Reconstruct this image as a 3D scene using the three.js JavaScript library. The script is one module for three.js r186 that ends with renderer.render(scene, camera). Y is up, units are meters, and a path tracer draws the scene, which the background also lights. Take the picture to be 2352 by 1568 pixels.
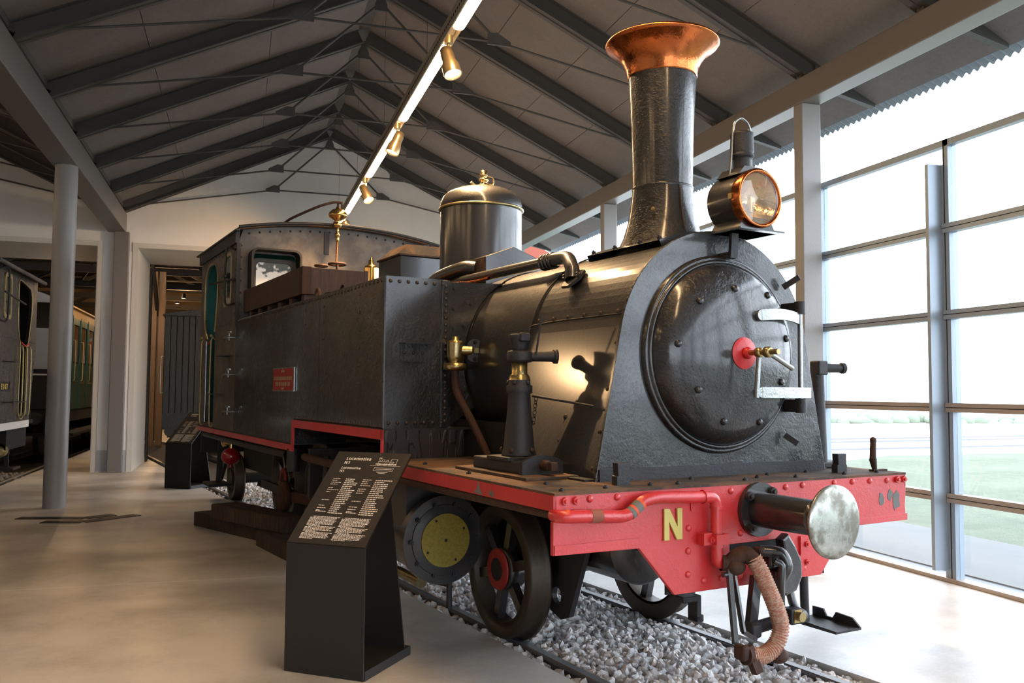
import * as THREE from 'three';
import { mergeGeometries } from 'three/addons/utils/BufferGeometryUtils.js';
import { RoundedBoxGeometry } from 'three/addons/geometries/RoundedBoxGeometry.js';
import { RectAreaLightUniformsLib } from 'three/addons/lights/RectAreaLightUniformsLib.js';

RectAreaLightUniformsLib.init();
const scene = new THREE.Scene();
const renderer = new THREE.WebGLRenderer({ antialias: true });
renderer.toneMapping = THREE.LinearToneMapping;
renderer.toneMappingExposure = 1.27;
renderer.shadowMap.enabled = true;

// camera: eye height 1.385 m; x right, z towards the viewer, the hall runs along -z
const camera = new THREE.PerspectiveCamera(42.57, 1.5, 0.05, 400);
camera.rotation.order = 'YXZ';
camera.position.set(0, 1.385, 0);
camera.rotation.set(0.057, -0.300, 0.0076);
scene.add(camera);

// bright, even overcast sky: the only daylight
scene.background = new THREE.Color(0.84, 0.94, 1.06);
scene.backgroundIntensity = 5.4;

const WARM = new THREE.Color(1.0, 0.61, 0.29);       // colour of the hall's lamps
const TUBE_LIGHT = 190, SPOT_LIGHT = 55;              // radiance of a tube, candela of a spot

// ---------------------------------------------------------------- helpers
let seedState = 12345;
const rnd = () => { seedState = (seedState + 0x6d2b79f5) | 0; let t = Math.imul(seedState ^ (seedState >>> 15), 1 | seedState); t = (t + Math.imul(t ^ (t >>> 7), 61 | t)) ^ t; return ((t ^ (t >>> 14)) >>> 0) / 4294967296; };
const rr = (a, b) => a + (b - a) * rnd();
const V = (x, y, z) => new THREE.Vector3(x, y, z);
const PI = Math.PI;

// periodic value noise, several octaves, 0..1
function field(n, freqs, amps, seed, sx = 1, sy = 1) {
  const keep = seedState; seedState = seed;
  const out = new Float32Array(n * n);
  freqs.forEach((f, o) => {
    const fx = Math.max(1, Math.round(f * sx)), fy = Math.max(1, Math.round(f * sy));
    const lat = new Float32Array(fx * fy); for (let i = 0; i < lat.length; i++) lat[i] = rnd();
    for (let j = 0; j < n; j++) {
      const y = (j / n) * fy, y0 = Math.floor(y), ty = y - y0, sy_ = ty * ty * (3 - 2 * ty), ya = (y0 % fy) * fx, yb = ((y0 + 1) % fy) * fx;
      for (let i = 0; i < n; i++) {
        const x = (i / n) * fx, x0 = Math.floor(x), tx = x - x0, sx_ = tx * tx * (3 - 2 * tx), xa = x0 % fx, xb = (x0 + 1) % fx;
        out[j * n + i] += amps[o] * ((lat[ya + xa] * (1 - sx_) + lat[ya + xb] * sx_) * (1 - sy_) + (lat[yb + xa] * (1 - sx_) + lat[yb + xb] * sx_) * sy_);
      }
    }
  });
  let lo = 1e9, hi = -1e9; for (const v of out) { if (v < lo) lo = v; if (v > hi) hi = v; }
  for (let i = 0; i < out.length; i++) out[i] = (out[i] - lo) / (hi - lo);
  seedState = keep;
  return out;
}
function tex(n, fn, metres, srgb) {
  const d = new Uint8Array(n * n * 4);
  for (let k = 0; k < n * n; k++) { const c = fn(k); for (let q = 0; q < 3; q++) d[k * 4 + q] = Math.max(0, Math.min(255, Math.round((Array.isArray(c) ? c[q] : c) * 255))); d[k * 4 + 3] = 255; }
  const t = new THREE.DataTexture(d, n, n, THREE.RGBAFormat);
  t.wrapS = t.wrapT = THREE.RepeatWrapping; t.magFilter = THREE.LinearFilter; t.minFilter = THREE.LinearFilter;
  if (srgb) t.colorSpace = THREE.SRGBColorSpace;
  t.repeat.set(1 / metres, 1 / metres); t.needsUpdate = true;
  return t;
}
const mix = (a, b, t) => a.map((v, i) => v + (b[i] - v) * t);
const sst = (a, b, x) => { const t = Math.max(0, Math.min(1, (x - a) / (b - a))); return t * t * (3 - 2 * t); };

// textures ------------------------------------------------------------
const N = 512;
const fA = field(N, [4, 9, 19, 41, 83], [1, .6, .4, .25, .15], 11);
const fB = field(N, [3, 7, 15, 31], [1, .7, .5, .3], 23);
const fC = field(N, [24, 60, 120, 250], [1, .9, .7, .4], 37);
const fD = field(N, [6, 13, 120, 256], [.8, .6, .5, .5], 51);
const fE = field(N, [3, 6, 12, 28], [1, .8, .6, .4], 67, 1, 6);
const fW = field(N, [2, 5, 11, 40], [1, .8, .7, .7], 71, 14, 1);
const fG = field(N, [40, 90, 200], [1, 1, 1], 91);
const T = {};
T.paintBump = tex(N, (k) => .5 * fC[k] + .5 * fB[k] - .25 * sst(.68, .72, fC[k]) + .1 * sst(.74, .8, fA[k]), .8);
T.paintRough = tex(N, (k) => .26 + .34 * fA[k] + .1 * fC[k], 1.1);
T.paint = tex(N, (k) => { const w = sst(.6, .85, fA[k]) * .6, r = sst(.75, .86, fC[k]) * sst(.5, .8, fB[k]); return mix(mix([.09, .09, .095], [.135, .13, .125], w), [.25, .18, .14], r * .45); }, 1.3, true);
T.dust = tex(N, (k) => { const w = sst(.35, .7, fA[k]), q = sst(.5, .8, fD[k]); return mix(mix([.22, .19, .17], [.40, .28, .19], w), [.47, .34, .24], q * .5); }, .9, true);
T.red = tex(N, (k) => { const w = fB[k], p = sst(.8, .86, fA[k]) * sst(.6, .7, fC[k]); return mix(mix([.74, .11, .13], [.83, .17, .18], w), [.55, .12, .1], p); }, .9, true);
T.concrete = tex(1024, (() => { const a = field(1024, [3, 6, 13, 29, 61], [1, .9, .7, .4, .25], 5), b = field(1024, [4, 9, 200, 480], [1, .6, .22, .2], 9, 1, 2); return (k) => { const v = .5 * a[k] + .5 * b[k]; return mix([.655, .64, .62], [.85, .835, .81], sst(.22, .78, v)); }; })(), 3.7, true);
T.concreteRough = tex(N, (k) => .34 + .2 * fB[k] + .12 * fA[k], 2.3);
T.concreteBump = tex(N, (k) => .5 * fB[k] + .5 * fA[k], 1.7);
T.deck = tex(N, (k) => { const s = fC[k] > .86 && fG[k] > .62 ? 1 : 0; const v = .6 * fG[k] + .4 * fA[k]; return mix(mix([.425, .395, .378], [.505, .472, .452], v), [.24, .22, .2], s); }, 1.1, true);
T.wood = tex(N, (k) => mix([.16, .10, .075], [.34, .22, .165], fW[k] * .75 + fA[k] * .25), .7, true);
T.woodBump = tex(N, (k) => fW[k], .7);
T.sleeper = tex(N, (k) => mix([.16, .12, .095], [.34, .26, .2], sst(.15, .9, fW[k] * .7 + fD[k] * .3)), .5, true);
T.grass = tex(N, (k) => mix([.37, .41, .335], [.50, .53, .455], .5 * fC[k] + .5 * fB[k]), 2.6, true);
T.steel = tex(N, (k) => mix([.50, .49, .45], [.71, .72, .69], sst(.25, .75, fA[k])), .35, true);
T.steelRough = tex(N, (k) => .22 + .3 * (1 - fA[k]), .35);
T.hose = tex(N, (k) => mix([.66, .45, .38], [.74, .67, .6], sst(.35, .65, fC[k])), .25, true);
T.plaster = tex(N, (k) => mix([.87, .86, .845], [.91, .90, .885], fA[k]), 2.2, true);
T.fine = tex(N, (k) => fG[k], .5);
T.copper = tex(N, (k) => .16 + .22 * fA[k], .5);
T.crack = tex(N, (() => { const a = field(N, [10, 22, 44], [1, .9, .5], 303, 1, .22); return (k) => sst(.45, .6, a[k]); })(), .5);
T.brassSpot = tex(N, (k) => mix([.60, .53, .36], [.76, .69, .50], fC[k]), .3, true);

// materials -----------------------------------------------------------
const std = (o) => new THREE.MeshStandardMaterial(o), phy = (o) => new THREE.MeshPhysicalMaterial(o);
const M = {
  black: phy({ map: T.paint, roughness: 1, roughnessMap: T.paintRough, bumpMap: T.paintBump, bumpScale: .010, ior: 1.45, clearcoat: .8, clearcoatRoughness: .14 }),
  blackSmooth: phy({ color: 0x1d1d1f, roughness: .45, ior: 1.5, bumpMap: T.paintBump, bumpScale: .0025, clearcoat: 1, clearcoatRoughness: .16 }),
  blackCab: std({ map: tex(N, (k) => mix([.27, .25, .235], [.42, .385, .35], sst(.3, .8, .6 * fA[k] + .4 * fB[k])), 1.1, true), roughness: .5, bumpMap: T.paintBump, bumpScale: .003 }),
  iron: std({ color: 0x2b2b2d, roughness: .55, metalness: .2, bumpMap: T.paintBump, bumpScale: .003 }),
  rusty: std({ map: T.wood, roughness: .75, metalness: .2, bumpMap: T.paintBump, bumpScale: .003 }),
  rivet: std({ color: 0x3b332f, roughness: .4, metalness: .3 }),
  dark: std({ color: 0x161617, roughness: .7 }),
  dust: std({ map: T.dust, roughness: .82, bumpMap: T.paintBump, bumpScale: .003 }),
  crack: std({ color: 0x2a2728, roughness: .45, bumpMap: T.crack, bumpScale: .006 }),
  red: phy({ map: T.red, roughness: .42, bumpMap: T.paintBump, bumpScale: .003, clearcoat: .8, clearcoatRoughness: .35 }),
  redPlain: phy({ color: 0xc01a1c, roughness: .4, clearcoat: .2 }),
  redDull: std({ color: 0x93221d, roughness: .6 }),
  redChip: std({ color: 0x6a6c6a, roughness: .7 }),
  rustBand: std({ color: 0x8a4f3e, roughness: .8 }),
  orangeFade: std({ color: 0xd9502c, roughness: .55 }),
  brass: std({ map: T.brassSpot, metalness: .95, roughness: .3, bumpMap: T.fine, bumpScale: .0004 }),
  brassPol: std({ color: 0xdcb674, metalness: 1, roughness: .2 }),
  brassPlate: std({ map: T.brassSpot, metalness: .55, roughness: .45, bumpMap: T.fine, bumpScale: .0004 }),
  copper: std({ color: 0xc8713f, metalness: 1, roughness: .8, roughnessMap: T.copper, bumpMap: T.paintBump, bumpScale: .002 }),
  steel: std({ map: T.steel, metalness: .85, roughness: 1, roughnessMap: T.steelRough }),
  bright: std({ color: 0x989a97, metalness: .9, roughness: .28, bumpMap: T.paintBump, bumpScale: .002 }),
  hose: std({ map: T.hose, roughness: .9 }),
  filmGlass: std({ map: tex(N, (k) => mix([.30, .34, .34], [.90, .93, .94], sst(.36, .46, fB[k])), .62, true), roughness: .25 }),
  bulb: phy({ color: 0x8e1119, roughness: .3, clearcoat: .3 }),
  discBrass: std({ map: tex(N, (k) => mix([.50, .43, .15], [.66, .58, .24], fC[k]), .3, true), metalness: .35, roughness: .42 }),
  letterBrass: std({ color: 0xcbbb6c, metalness: .35, roughness: .4 }),
  teal: std({ color: 0x17685c, roughness: .55 }),
  tread: std({ color: 0x4a4239, roughness: .5, metalness: .55, bumpMap: T.fine, bumpScale: .001 }),
  wood: std({ map: T.wood, roughness: .6, bumpMap: T.woodBump, bumpScale: .003 }),
  sleeper: std({ map: T.sleeper, roughness: .85, bumpMap: T.woodBump, bumpScale: .006 }),
  railTop: std({ color: 0x77777a, metalness: .6, roughness: .45 }),
  stone: std({ color: 0xffffff, roughness: .85 }),
  bed: std({ color: 0x57524d, roughness: .95 }),
  concrete: phy({ map: T.concrete, roughness: .95, roughnessMap: T.concreteRough, bumpMap: T.concreteBump, bumpScale: .001, clearcoat: .1, clearcoatRoughness: .25 }),
  concreteOut: std({ color: 0x66696a, roughness: .9, bumpMap: T.concreteBump, bumpScale: .003 }),
  pavement: std({ color: 0xd2d2cd, roughness: .95, bumpMap: T.concreteBump, bumpScale: .003 }),
  gutter: std({ color: 0x333f49, roughness: .5, metalness: .2 }),
  grass: std({ map: T.grass, roughness: .95, bumpMap: T.fine, bumpScale: .02 }),
  hedge: std({ color: 0x7d8676, roughness: .95 }),
  plaster: std({ map: T.plaster, roughness: .85 }),
  panelWhite: std({ color: 0xdcdcdc, roughness: .6 }),
  skirting: std({ color: 0xa9adb0, roughness: .55 }),
  reveal: std({ color: 0xc9c5bd, roughness: .4 }),
  deck: std({ map: T.deck, roughness: .9, bumpMap: T.fine, bumpScale: .001 }),
  deckBack: std({ color: 0x5a5754, roughness: .9 }),
  sheet: std({ color: 0x8e959c, roughness: .5, metalness: .3 }),
  steelDark: std({ color: 0x4c4947, roughness: .55, bumpMap: T.fine, bumpScale: .0004 }),
  beam: std({ color: 0x716b67, roughness: .42, bumpMap: T.fine, bumpScale: .0006 }),
  column: std({ color: 0x8b8886, roughness: .4, bumpMap: T.fine, bumpScale: .0006 }),
  alu: std({ color: 0x93a0ad, roughness: .38, metalness: .25 }),
  aluWarm: std({ color: 0xa59b92, roughness: .4, metalness: .25 }),
  gap: std({ color: 0x1d1d20, roughness: .8 }),
  glass: phy({ color: 0xffffff, transmission: 1, thickness: 0, roughness: 0, ior: 1.5 }),
  lens: phy({ color: 0xfff4e2, transmission: .9, thickness: 0, roughness: .02, ior: 1.5 }),
  reflector: std({ color: 0xd9cdb8, metalness: .95, roughness: .22, bumpMap: T.paintBump, bumpScale: .004 }),
  trunk: std({ color: 0xb3a78f, metalness: .1, roughness: .5 }),
  spot: std({ color: 0xb9a27a, metalness: .8, roughness: .3 }),
  standBlack: std({ color: 0x1e1d1d, roughness: .5, bumpMap: T.fine, bumpScale: .0003 }),
  strip: std({ color: 0x2a241e, roughness: .6 }),
  tubeGlowDim: std({ color: 0x000000, emissive: new THREE.Color(1, .68, .37), emissiveIntensity: 15 }),
  tubeGlow: std({ color: 0x000000, emissive: new THREE.Color(1, .68, .37), emissiveIntensity: 32 }),
  lampGlow: std({ color: 0x000000, emissive: new THREE.Color(1, .8, .55), emissiveIntensity: 5 }),
  shed: std({ color: 0x1c1917, roughness: .9 }),
  shedFloor: std({ color: 0x4b4540, roughness: .8 }),
  timber: std({ color: 0x1a1410, roughness: .85 }),
  post: std({ color: 0x8a6a48, roughness: .7, bumpMap: T.woodBump, bumpScale: .004 }),
  shedWall: std({ color: 0xd0a878, roughness: .9 }),
  green: std({ color: 0x15483d, roughness: .4 }),
  tan: std({ color: 0xb58a55, roughness: .6 }),
  orange: std({ color: 0xe0783a, roughness: .5 }),
  plankGrey: std({ color: 0x1d2123, roughness: .4, bumpMap: T.paintBump, bumpScale: .008 }),
  whitePaint: std({ color: 0xd8d4cc, roughness: .6 }),
  chain: std({ color: 0x3a3531, roughness: .6, metalness: .5 }),
  wire: std({ color: 0x55524e, roughness: .6, metalness: .5 }),
};

// geometry helpers ------------------------------------------------------
function uvm(g0) {                                    // uv in metres, projected along the main axis of each face
  const g = g0.index ? g0.toNonIndexed() : g0;
  for (const n of Object.keys(g.attributes)) if (!['position', 'normal', 'uv'].includes(n)) g.deleteAttribute(n);
  if (!g.attributes.normal) g.computeVertexNormals();
  const p = g.attributes.position, n = g.attributes.normal, uv = new Float32Array(p.count * 2);
  for (let t = 0; t < p.count; t += 3) {
    let ax = 0, ay = 0, az = 0;
    for (let k = 0; k < 3; k++) { ax += n.getX(t + k); ay += n.getY(t + k); az += n.getZ(t + k); }
    ax = Math.abs(ax); ay = Math.abs(ay); az = Math.abs(az);
    for (let k = 0; k < 3; k++) {
      const x = p.getX(t + k), y = p.getY(t + k), z = p.getZ(t + k), o = (t + k) * 2;
      if (ay >= ax && ay >= az) { uv[o] = x; uv[o + 1] = z; } else if (ax >= az) { uv[o] = z; uv[o + 1] = y; } else { uv[o] = x; uv[o + 1] = y; }
    }
  }
  g.setAttribute('uv', new THREE.BufferAttribute(uv, 2));
  return g;
}
const used = {};
const numbered = (n) => { used[n] = (used[n] ?? -1) + 1; return used[n] ? n + '_' + String(used[n]).padStart(3, '0') : n; };
function part(parent, name, geos, mat, opt = {}) {
  geos = (Array.isArray(geos) ? geos : [geos]).map((g) => (opt.keepUV ? g : uvm(g)));
  const g = geos.length > 1 ? mergeGeometries(geos) : geos[0];
  const m = new THREE.Mesh(g, mat); m.name = parent === scene ? numbered(name) : name; m.castShadow = m.receiveShadow = true;
  if (opt.label) m.userData.label = opt.label;
  if (opt.kind) m.userData.kind = opt.kind;
  parent.add(m);
  return m;
}
function thing(name, label, category, pos = [0, 0, 0], turn = 0, group) {
  const o = new THREE.Group(); o.name = numbered(name); o.position.set(...pos); o.rotation.y = turn;
  o.userData = { label, category }; if (group) o.userData.group = group;
  scene.add(o); return o;
}
const tag = (o, label, category, group) => { o.userData.label = label; o.userData.category = category; if (group) o.userData.group = group; return o; };
const struct = (name, label, category) => { const o = new THREE.Group(); o.name = name; o.userData = { kind: 'structure', label, category }; scene.add(o); return o; };
const box = (x0, x1, y0, y1, z0, z1) => new THREE.BoxGeometry(x1 - x0, y1 - y0, z1 - z0).translate((x0 + x1) / 2, (y0 + y1) / 2, (z0 + z1) / 2);
const rbox = (x0, x1, y0, y1, z0, z1, r = .01, s = 2) => new RoundedBoxGeometry(x1 - x0, y1 - y0, z1 - z0, s, Math.min(r, (x1 - x0) / 2.01, (y1 - y0) / 2.01, (z1 - z0) / 2.01)).translate((x0 + x1) / 2, (y0 + y1) / 2, (z0 + z1) / 2);
const quatTo = (d) => new THREE.Quaternion().setFromUnitVectors(V(0, 1, 0), d.clone().normalize());
function cyl(a, b, r0, r1 = r0, seg = 20, open = false) {
  const A = V(...a), B = V(...b), d = B.clone().sub(A), g = new THREE.CylinderGeometry(r1, r0, d.length(), seg, 1, open);
  g.applyQuaternion(quatTo(d)); const c = A.add(B).multiplyScalar(.5); return g.translate(c.x, c.y, c.z);
}
function bar(a, b, w, h) {                              // square bar from a to b
  const A = V(...a), B = V(...b), d = B.clone().sub(A), g = new THREE.BoxGeometry(w, d.length(), h);
  const y = d.clone().normalize(), ref = Math.abs(y.y) > .9 ? V(0, 0, 1) : V(0, 1, 0), x = ref.clone().cross(y).normalize(), z = x.clone().cross(y).normalize();
  g.applyMatrix4(new THREE.Matrix4().makeBasis(x, y, z)); const c = A.add(B).multiplyScalar(.5); return g.translate(c.x, c.y, c.z);
}
const tube = (pts, r, seg = 40, rad = 12, closed = false) => new THREE.TubeGeometry(new THREE.CatmullRomCurve3(pts.map((p) => V(...p)), closed, 'catmullrom', .35), seg, r, rad, closed);
const ball = (x, y, z, r, w = 12, h = 8) => new THREE.SphereGeometry(r, w, h).translate(x, y, z);
const sph = (x, y, z, rx, ry, rz, w = 20, h = 14) => new THREE.SphereGeometry(1, w, h).scale(rx, ry, rz).translate(x, y, z);
function lathe(profile, pos, dir = [0, 1, 0], seg = 48) {   // profile [r, h] along dir from pos
  const g = new THREE.LatheGeometry(profile.map((p) => new THREE.Vector2(p[0], p[1])), seg);
  g.applyQuaternion(quatTo(V(...dir))); return g.translate(...pos);
}
function ext(pts, z0, z1, holes = [], bevel = 0) {          // outline in xy, from z0 to z1
  const s = new THREE.Shape(pts.map((p) => new THREE.Vector2(p[0], p[1])));
  for (const h of holes) s.holes.push(new THREE.Path(h.map((p) => new THREE.Vector2(p[0], p[1]))));
  const g = new THREE.ExtrudeGeometry(s, { depth: z1 - z0 - 2 * bevel, bevelEnabled: bevel > 0, bevelSize: bevel, bevelThickness: bevel, bevelSegments: 2, curveSegments: 12 });
  return g.translate(0, 0, z0 + bevel);
}
const extX = (pts, x0, x1, holes = [], bevel = 0) => ext(pts.map(([z, y]) => [-z, y]), x0, x1, holes.map((h) => h.map(([z, y]) => [-z, y])), bevel).rotateY(PI / 2);   // outline given as [z, y]
function rrect(x0, x1, y0, y1, r, n = 5) {
  const o = []; for (const [cx, cy, a] of [[x1 - r, y0 + r, -PI / 2], [x1 - r, y1 - r, 0], [x0 + r, y1 - r, PI / 2], [x0 + r, y0 + r, PI]]) for (let k = 0; k <= n; k++) o.push([cx + r * Math.cos(a + (k / n) * PI / 2), cy + r * Math.sin(a + (k / n) * PI / 2)]);
  return o;
}
function rivet(p, d, r = .011) { return new THREE.SphereGeometry(r, 8, 4, 0, PI * 2, 0, PI / 2).scale(1, .75, 1).applyQuaternion(quatTo(V(...d))).translate(...p); }
function nut(p, d, r = .014, h = .012) { const D = V(...d).normalize(), a = V(...p), b = a.clone().addScaledVector(D, h), c = a.clone().addScaledVector(D, h * 1.6); return mergeGeometries([uvm(cyl(a.toArray(), b.toArray(), r, r, 6)), uvm(cyl(b.toArray(), c.toArray(), r * .5, r * .5, 8))]); }
const ORD = ['first', 'second', 'third', 'fourth', 'fifth', 'sixth', 'seventh', 'eighth', 'ninth', 'tenth', 'eleventh', 'twelfth', 'thirteenth', 'fourteenth', 'fifteenth', 'sixteenth', 'seventeenth', 'eighteenth'];
// ================================================================ the hall
const LPOS = [2.298, 0, -3.605], LROT = 0.218;         // the locomotive's frame in the hall
const lw = (x, z) => [LPOS[0] + x * Math.cos(LROT) + z * Math.sin(LROT), LPOS[2] - x * Math.sin(LROT) + z * Math.cos(LROT)];
const RIDGE = 1.44, RY = 5.93, SLOPE = .472, BAY = 1.515, Z0 = -15.9, WALLZ = -15.97, FRONTZ = 8.6, GLX = 5.09;
const frameZ = (k) => Z0 + BAY * k, NF = 16;
const deckY = (x, ridge = RIDGE) => RY + .2 - SLOPE * Math.abs(x - ridge);

// floor: one slab with two track pits
{
  const o = struct('floor', 'smooth warm grey concrete floor around the track pits', 'floor');
  const pit1 = [lw(-.63, 11), lw(.66, 11), lw(.66, -21.8), lw(-.63, -21.8)].map(([x, z]) => [x, -z]);
  const pit2 = [[-4.47, -7.9], [-3.2, -7.9], [-3.2, 43], [-4.47, 43]];
  const s = [[-9.4, -FRONTZ], [GLX - .02, -FRONTZ], [GLX - .02, 44], [-9.4, 44]];
  // the concrete is cast in fields; a thin sealed joint separates them
  const cut = 6.83, fields = [];
  for (const [a, b] of [[-FRONTZ, cut - .0025], [cut + .0025, 15.5], [15.505, 44]]) {
    const clip = (poly) => { let out = poly; for (const [side, lim] of [[1, a], [-1, b]]) { const r = []; for (let i = 0; i < out.length; i++) { const p = out[i], q = out[(i + 1) % out.length], dp = side * (p[1] - lim), dq = side * (q[1] - lim); if (dp >= 0) r.push(p); if ((dp >= 0) !== (dq >= 0)) { const t = dp / (dp - dq); r.push([p[0] + (q[0] - p[0]) * t, p[1] + (q[1] - p[1]) * t]); } } out = r; } return out; };
    // each field is three strips beside and between the pits
    const L2 = [-4.47, -3.2];
    const p1 = clip(pit1); if (p1.length < 3) { fields.push([[-9.4, a], [L2[0], a], [L2[0], b], [-9.4, b]], [[L2[1], a], [GLX - .02, a], [GLX - .02, b], [L2[1], b]]); continue; }
    const xl = (v) => { const t = (v - pit1[0][1]) / (pit1[3][1] - pit1[0][1]); return pit1[0][0] + (pit1[3][0] - pit1[0][0]) * t; }, xr = (v) => { const t = (v - pit1[1][1]) / (pit1[2][1] - pit1[1][1]); return pit1[1][0] + (pit1[2][0] - pit1[1][0]) * t; };
    const e = Math.min(b, pit1[3][1]);
    fields.push([[-9.4, a], [L2[0], a], [L2[0], b], [-9.4, b]]);
    fields.push([[L2[1], a], [xl(a), a], [xl(e), e], [L2[1], e]]);
    fields.push([[xr(a), a], [GLX - .02, a], [GLX - .02, e], [xr(e), e]]);
    if (e < b) fields.push([[L2[1], e], [GLX - .02, e], [GLX - .02, b], [L2[1], b]]);
  }
  for (const f of fields) part(o, 'slab', ext(f, -.3, 0).rotateX(-PI / 2), M.concrete);
  part(o, 'joint_seal', box(-3.2, 1.35, -.05, .0004, -cut - .005, -cut + .005), M.panelWhite);
  part(o, 'pit_bottom', [box(-9.4, GLX, -.34, -.28, -44, FRONTZ)], M.bed);
}

// end wall with two deep passages into the old shed
const wallShape = [[-9.4, -.3], [GLX + .1, -.3], [GLX + .1, deckY(GLX + .1) - .02], [RIDGE, deckY(RIDGE) - .02], [-2.04, deckY(-2.04) - .02], [-5.52, deckY(RIDGE) - .02], [-9.4, deckY(-5.52 + 3.88 + 6.96) + .0 - .02]];
{
  const o = struct('wall_back', 'pale plastered end wall with two deep passages', 'wall');
  part(o, 'wall_face', ext(wallShape, WALLZ - 2.05, WALLZ, [[[-4.9, -.3], [-2.33, -.3], [-2.33, 3.78], [-4.9, 3.78]].map(([x, y]) => [x, Math.max(y, -.29)]), [[-1.72, -.29], [2.1, -.29], [2.1, 3.785], [-1.72, 3.785]]]), M.plaster);
  for (const [x0, x1] of [[-4.9, -2.33], [-1.72, 2.1]]) part(o, 'passage_lining', [box(x0, x0 + .012, 0, 3.78, WALLZ - 2.04, WALLZ + .012), box(x1 - .012, x1, 0, 3.78, WALLZ - 2.04, WALLZ + .012), box(x0, x1, 3.768, 3.786, WALLZ - 2.04, WALLZ + .012)], M.reveal);
  const tr = struct('trim_1', 'pale metal trims around the two passages', 'trim');
  for (const [x0, x1] of [[-4.9, -2.33], [-1.72, 2.1]]) part(tr, 'casing', [box(x0 - .07, x0, 0, 3.85, WALLZ, WALLZ + .02), box(x1, x1 + .07, 0, 3.85, WALLZ, WALLZ + .02), box(x0, x1, 3.786, 3.85, WALLZ, WALLZ + .02)], M.reveal);
  part(tr, 'casing', box(-1.79, -1.72, 0, 3.85, WALLZ, WALLZ + .022), M.reveal);
  const bb = struct('baseboard_back', 'grey baseboard panels at the foot of the end wall', 'baseboard');
  part(bb, 'board', box(-2.25, -2.07, 0.02, .36, WALLZ, WALLZ + .015), M.skirting);
  part(bb, 'board', box(-1.84, -1.79, 0.02, .36, WALLZ, WALLZ + .015), M.skirting);
  part(bb, 'wall_panel', box(-2.25, -2.07, .36, 2.6, WALLZ, WALLZ + .012), M.panelWhite);
  part(bb, 'wall_panel', box(-1.84, -1.79, .36, 3.7, WALLZ, WALLZ + .012), M.panelWhite);
}
{ const o = struct('wall_left', 'plain pale wall of the neighbouring aisle', 'wall'); part(o, 'wall_face', box(-9.6, -9.4, -.3, 4.5, WALLZ, FRONTZ), M.plaster); }

// front wall behind the viewer: pale, with large windows
{
  const o = struct('wall_front', 'pale front wall with a wide window behind the viewer', 'wall');
  const big = [[-1.75, .12], [4.7, .12], [4.7, 3.5], [-1.75, 3.5]];
  part(o, 'wall_face', ext(wallShape, FRONTZ, FRONTZ + .25, [big]), M.plaster);
  const w = struct('window_2', 'glazed front behind the viewer', 'window');
  const topY = () => 3.5, xs = [-1.75, -.15, RIDGE, 3.05, 4.7];
  for (let i = 0; i < 5; i++) part(w, 'mullion', box(xs[i] - .03, xs[i] + .03, .12, topY(xs[i]), FRONTZ + .05, FRONTZ + .13), M.alu);
  for (const y of [.15, 1.3, 2.4, 3.47]) part(w, 'transom', box(-1.75, 4.7, y - .03, y + .03, FRONTZ + .05, FRONTZ + .12), M.alu);
  for (let i = 0; i < 4; i++) { const a = xs[i] + .03, b = xs[i + 1] - .03; for (const [y0, y1] of [[.18, 1.27], [1.33, 2.37], [2.43, 3.44]]) part(w, 'pane', box(a, b, y0, y1, FRONTZ + .085, FRONTZ + .091), M.glass); }
}

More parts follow.
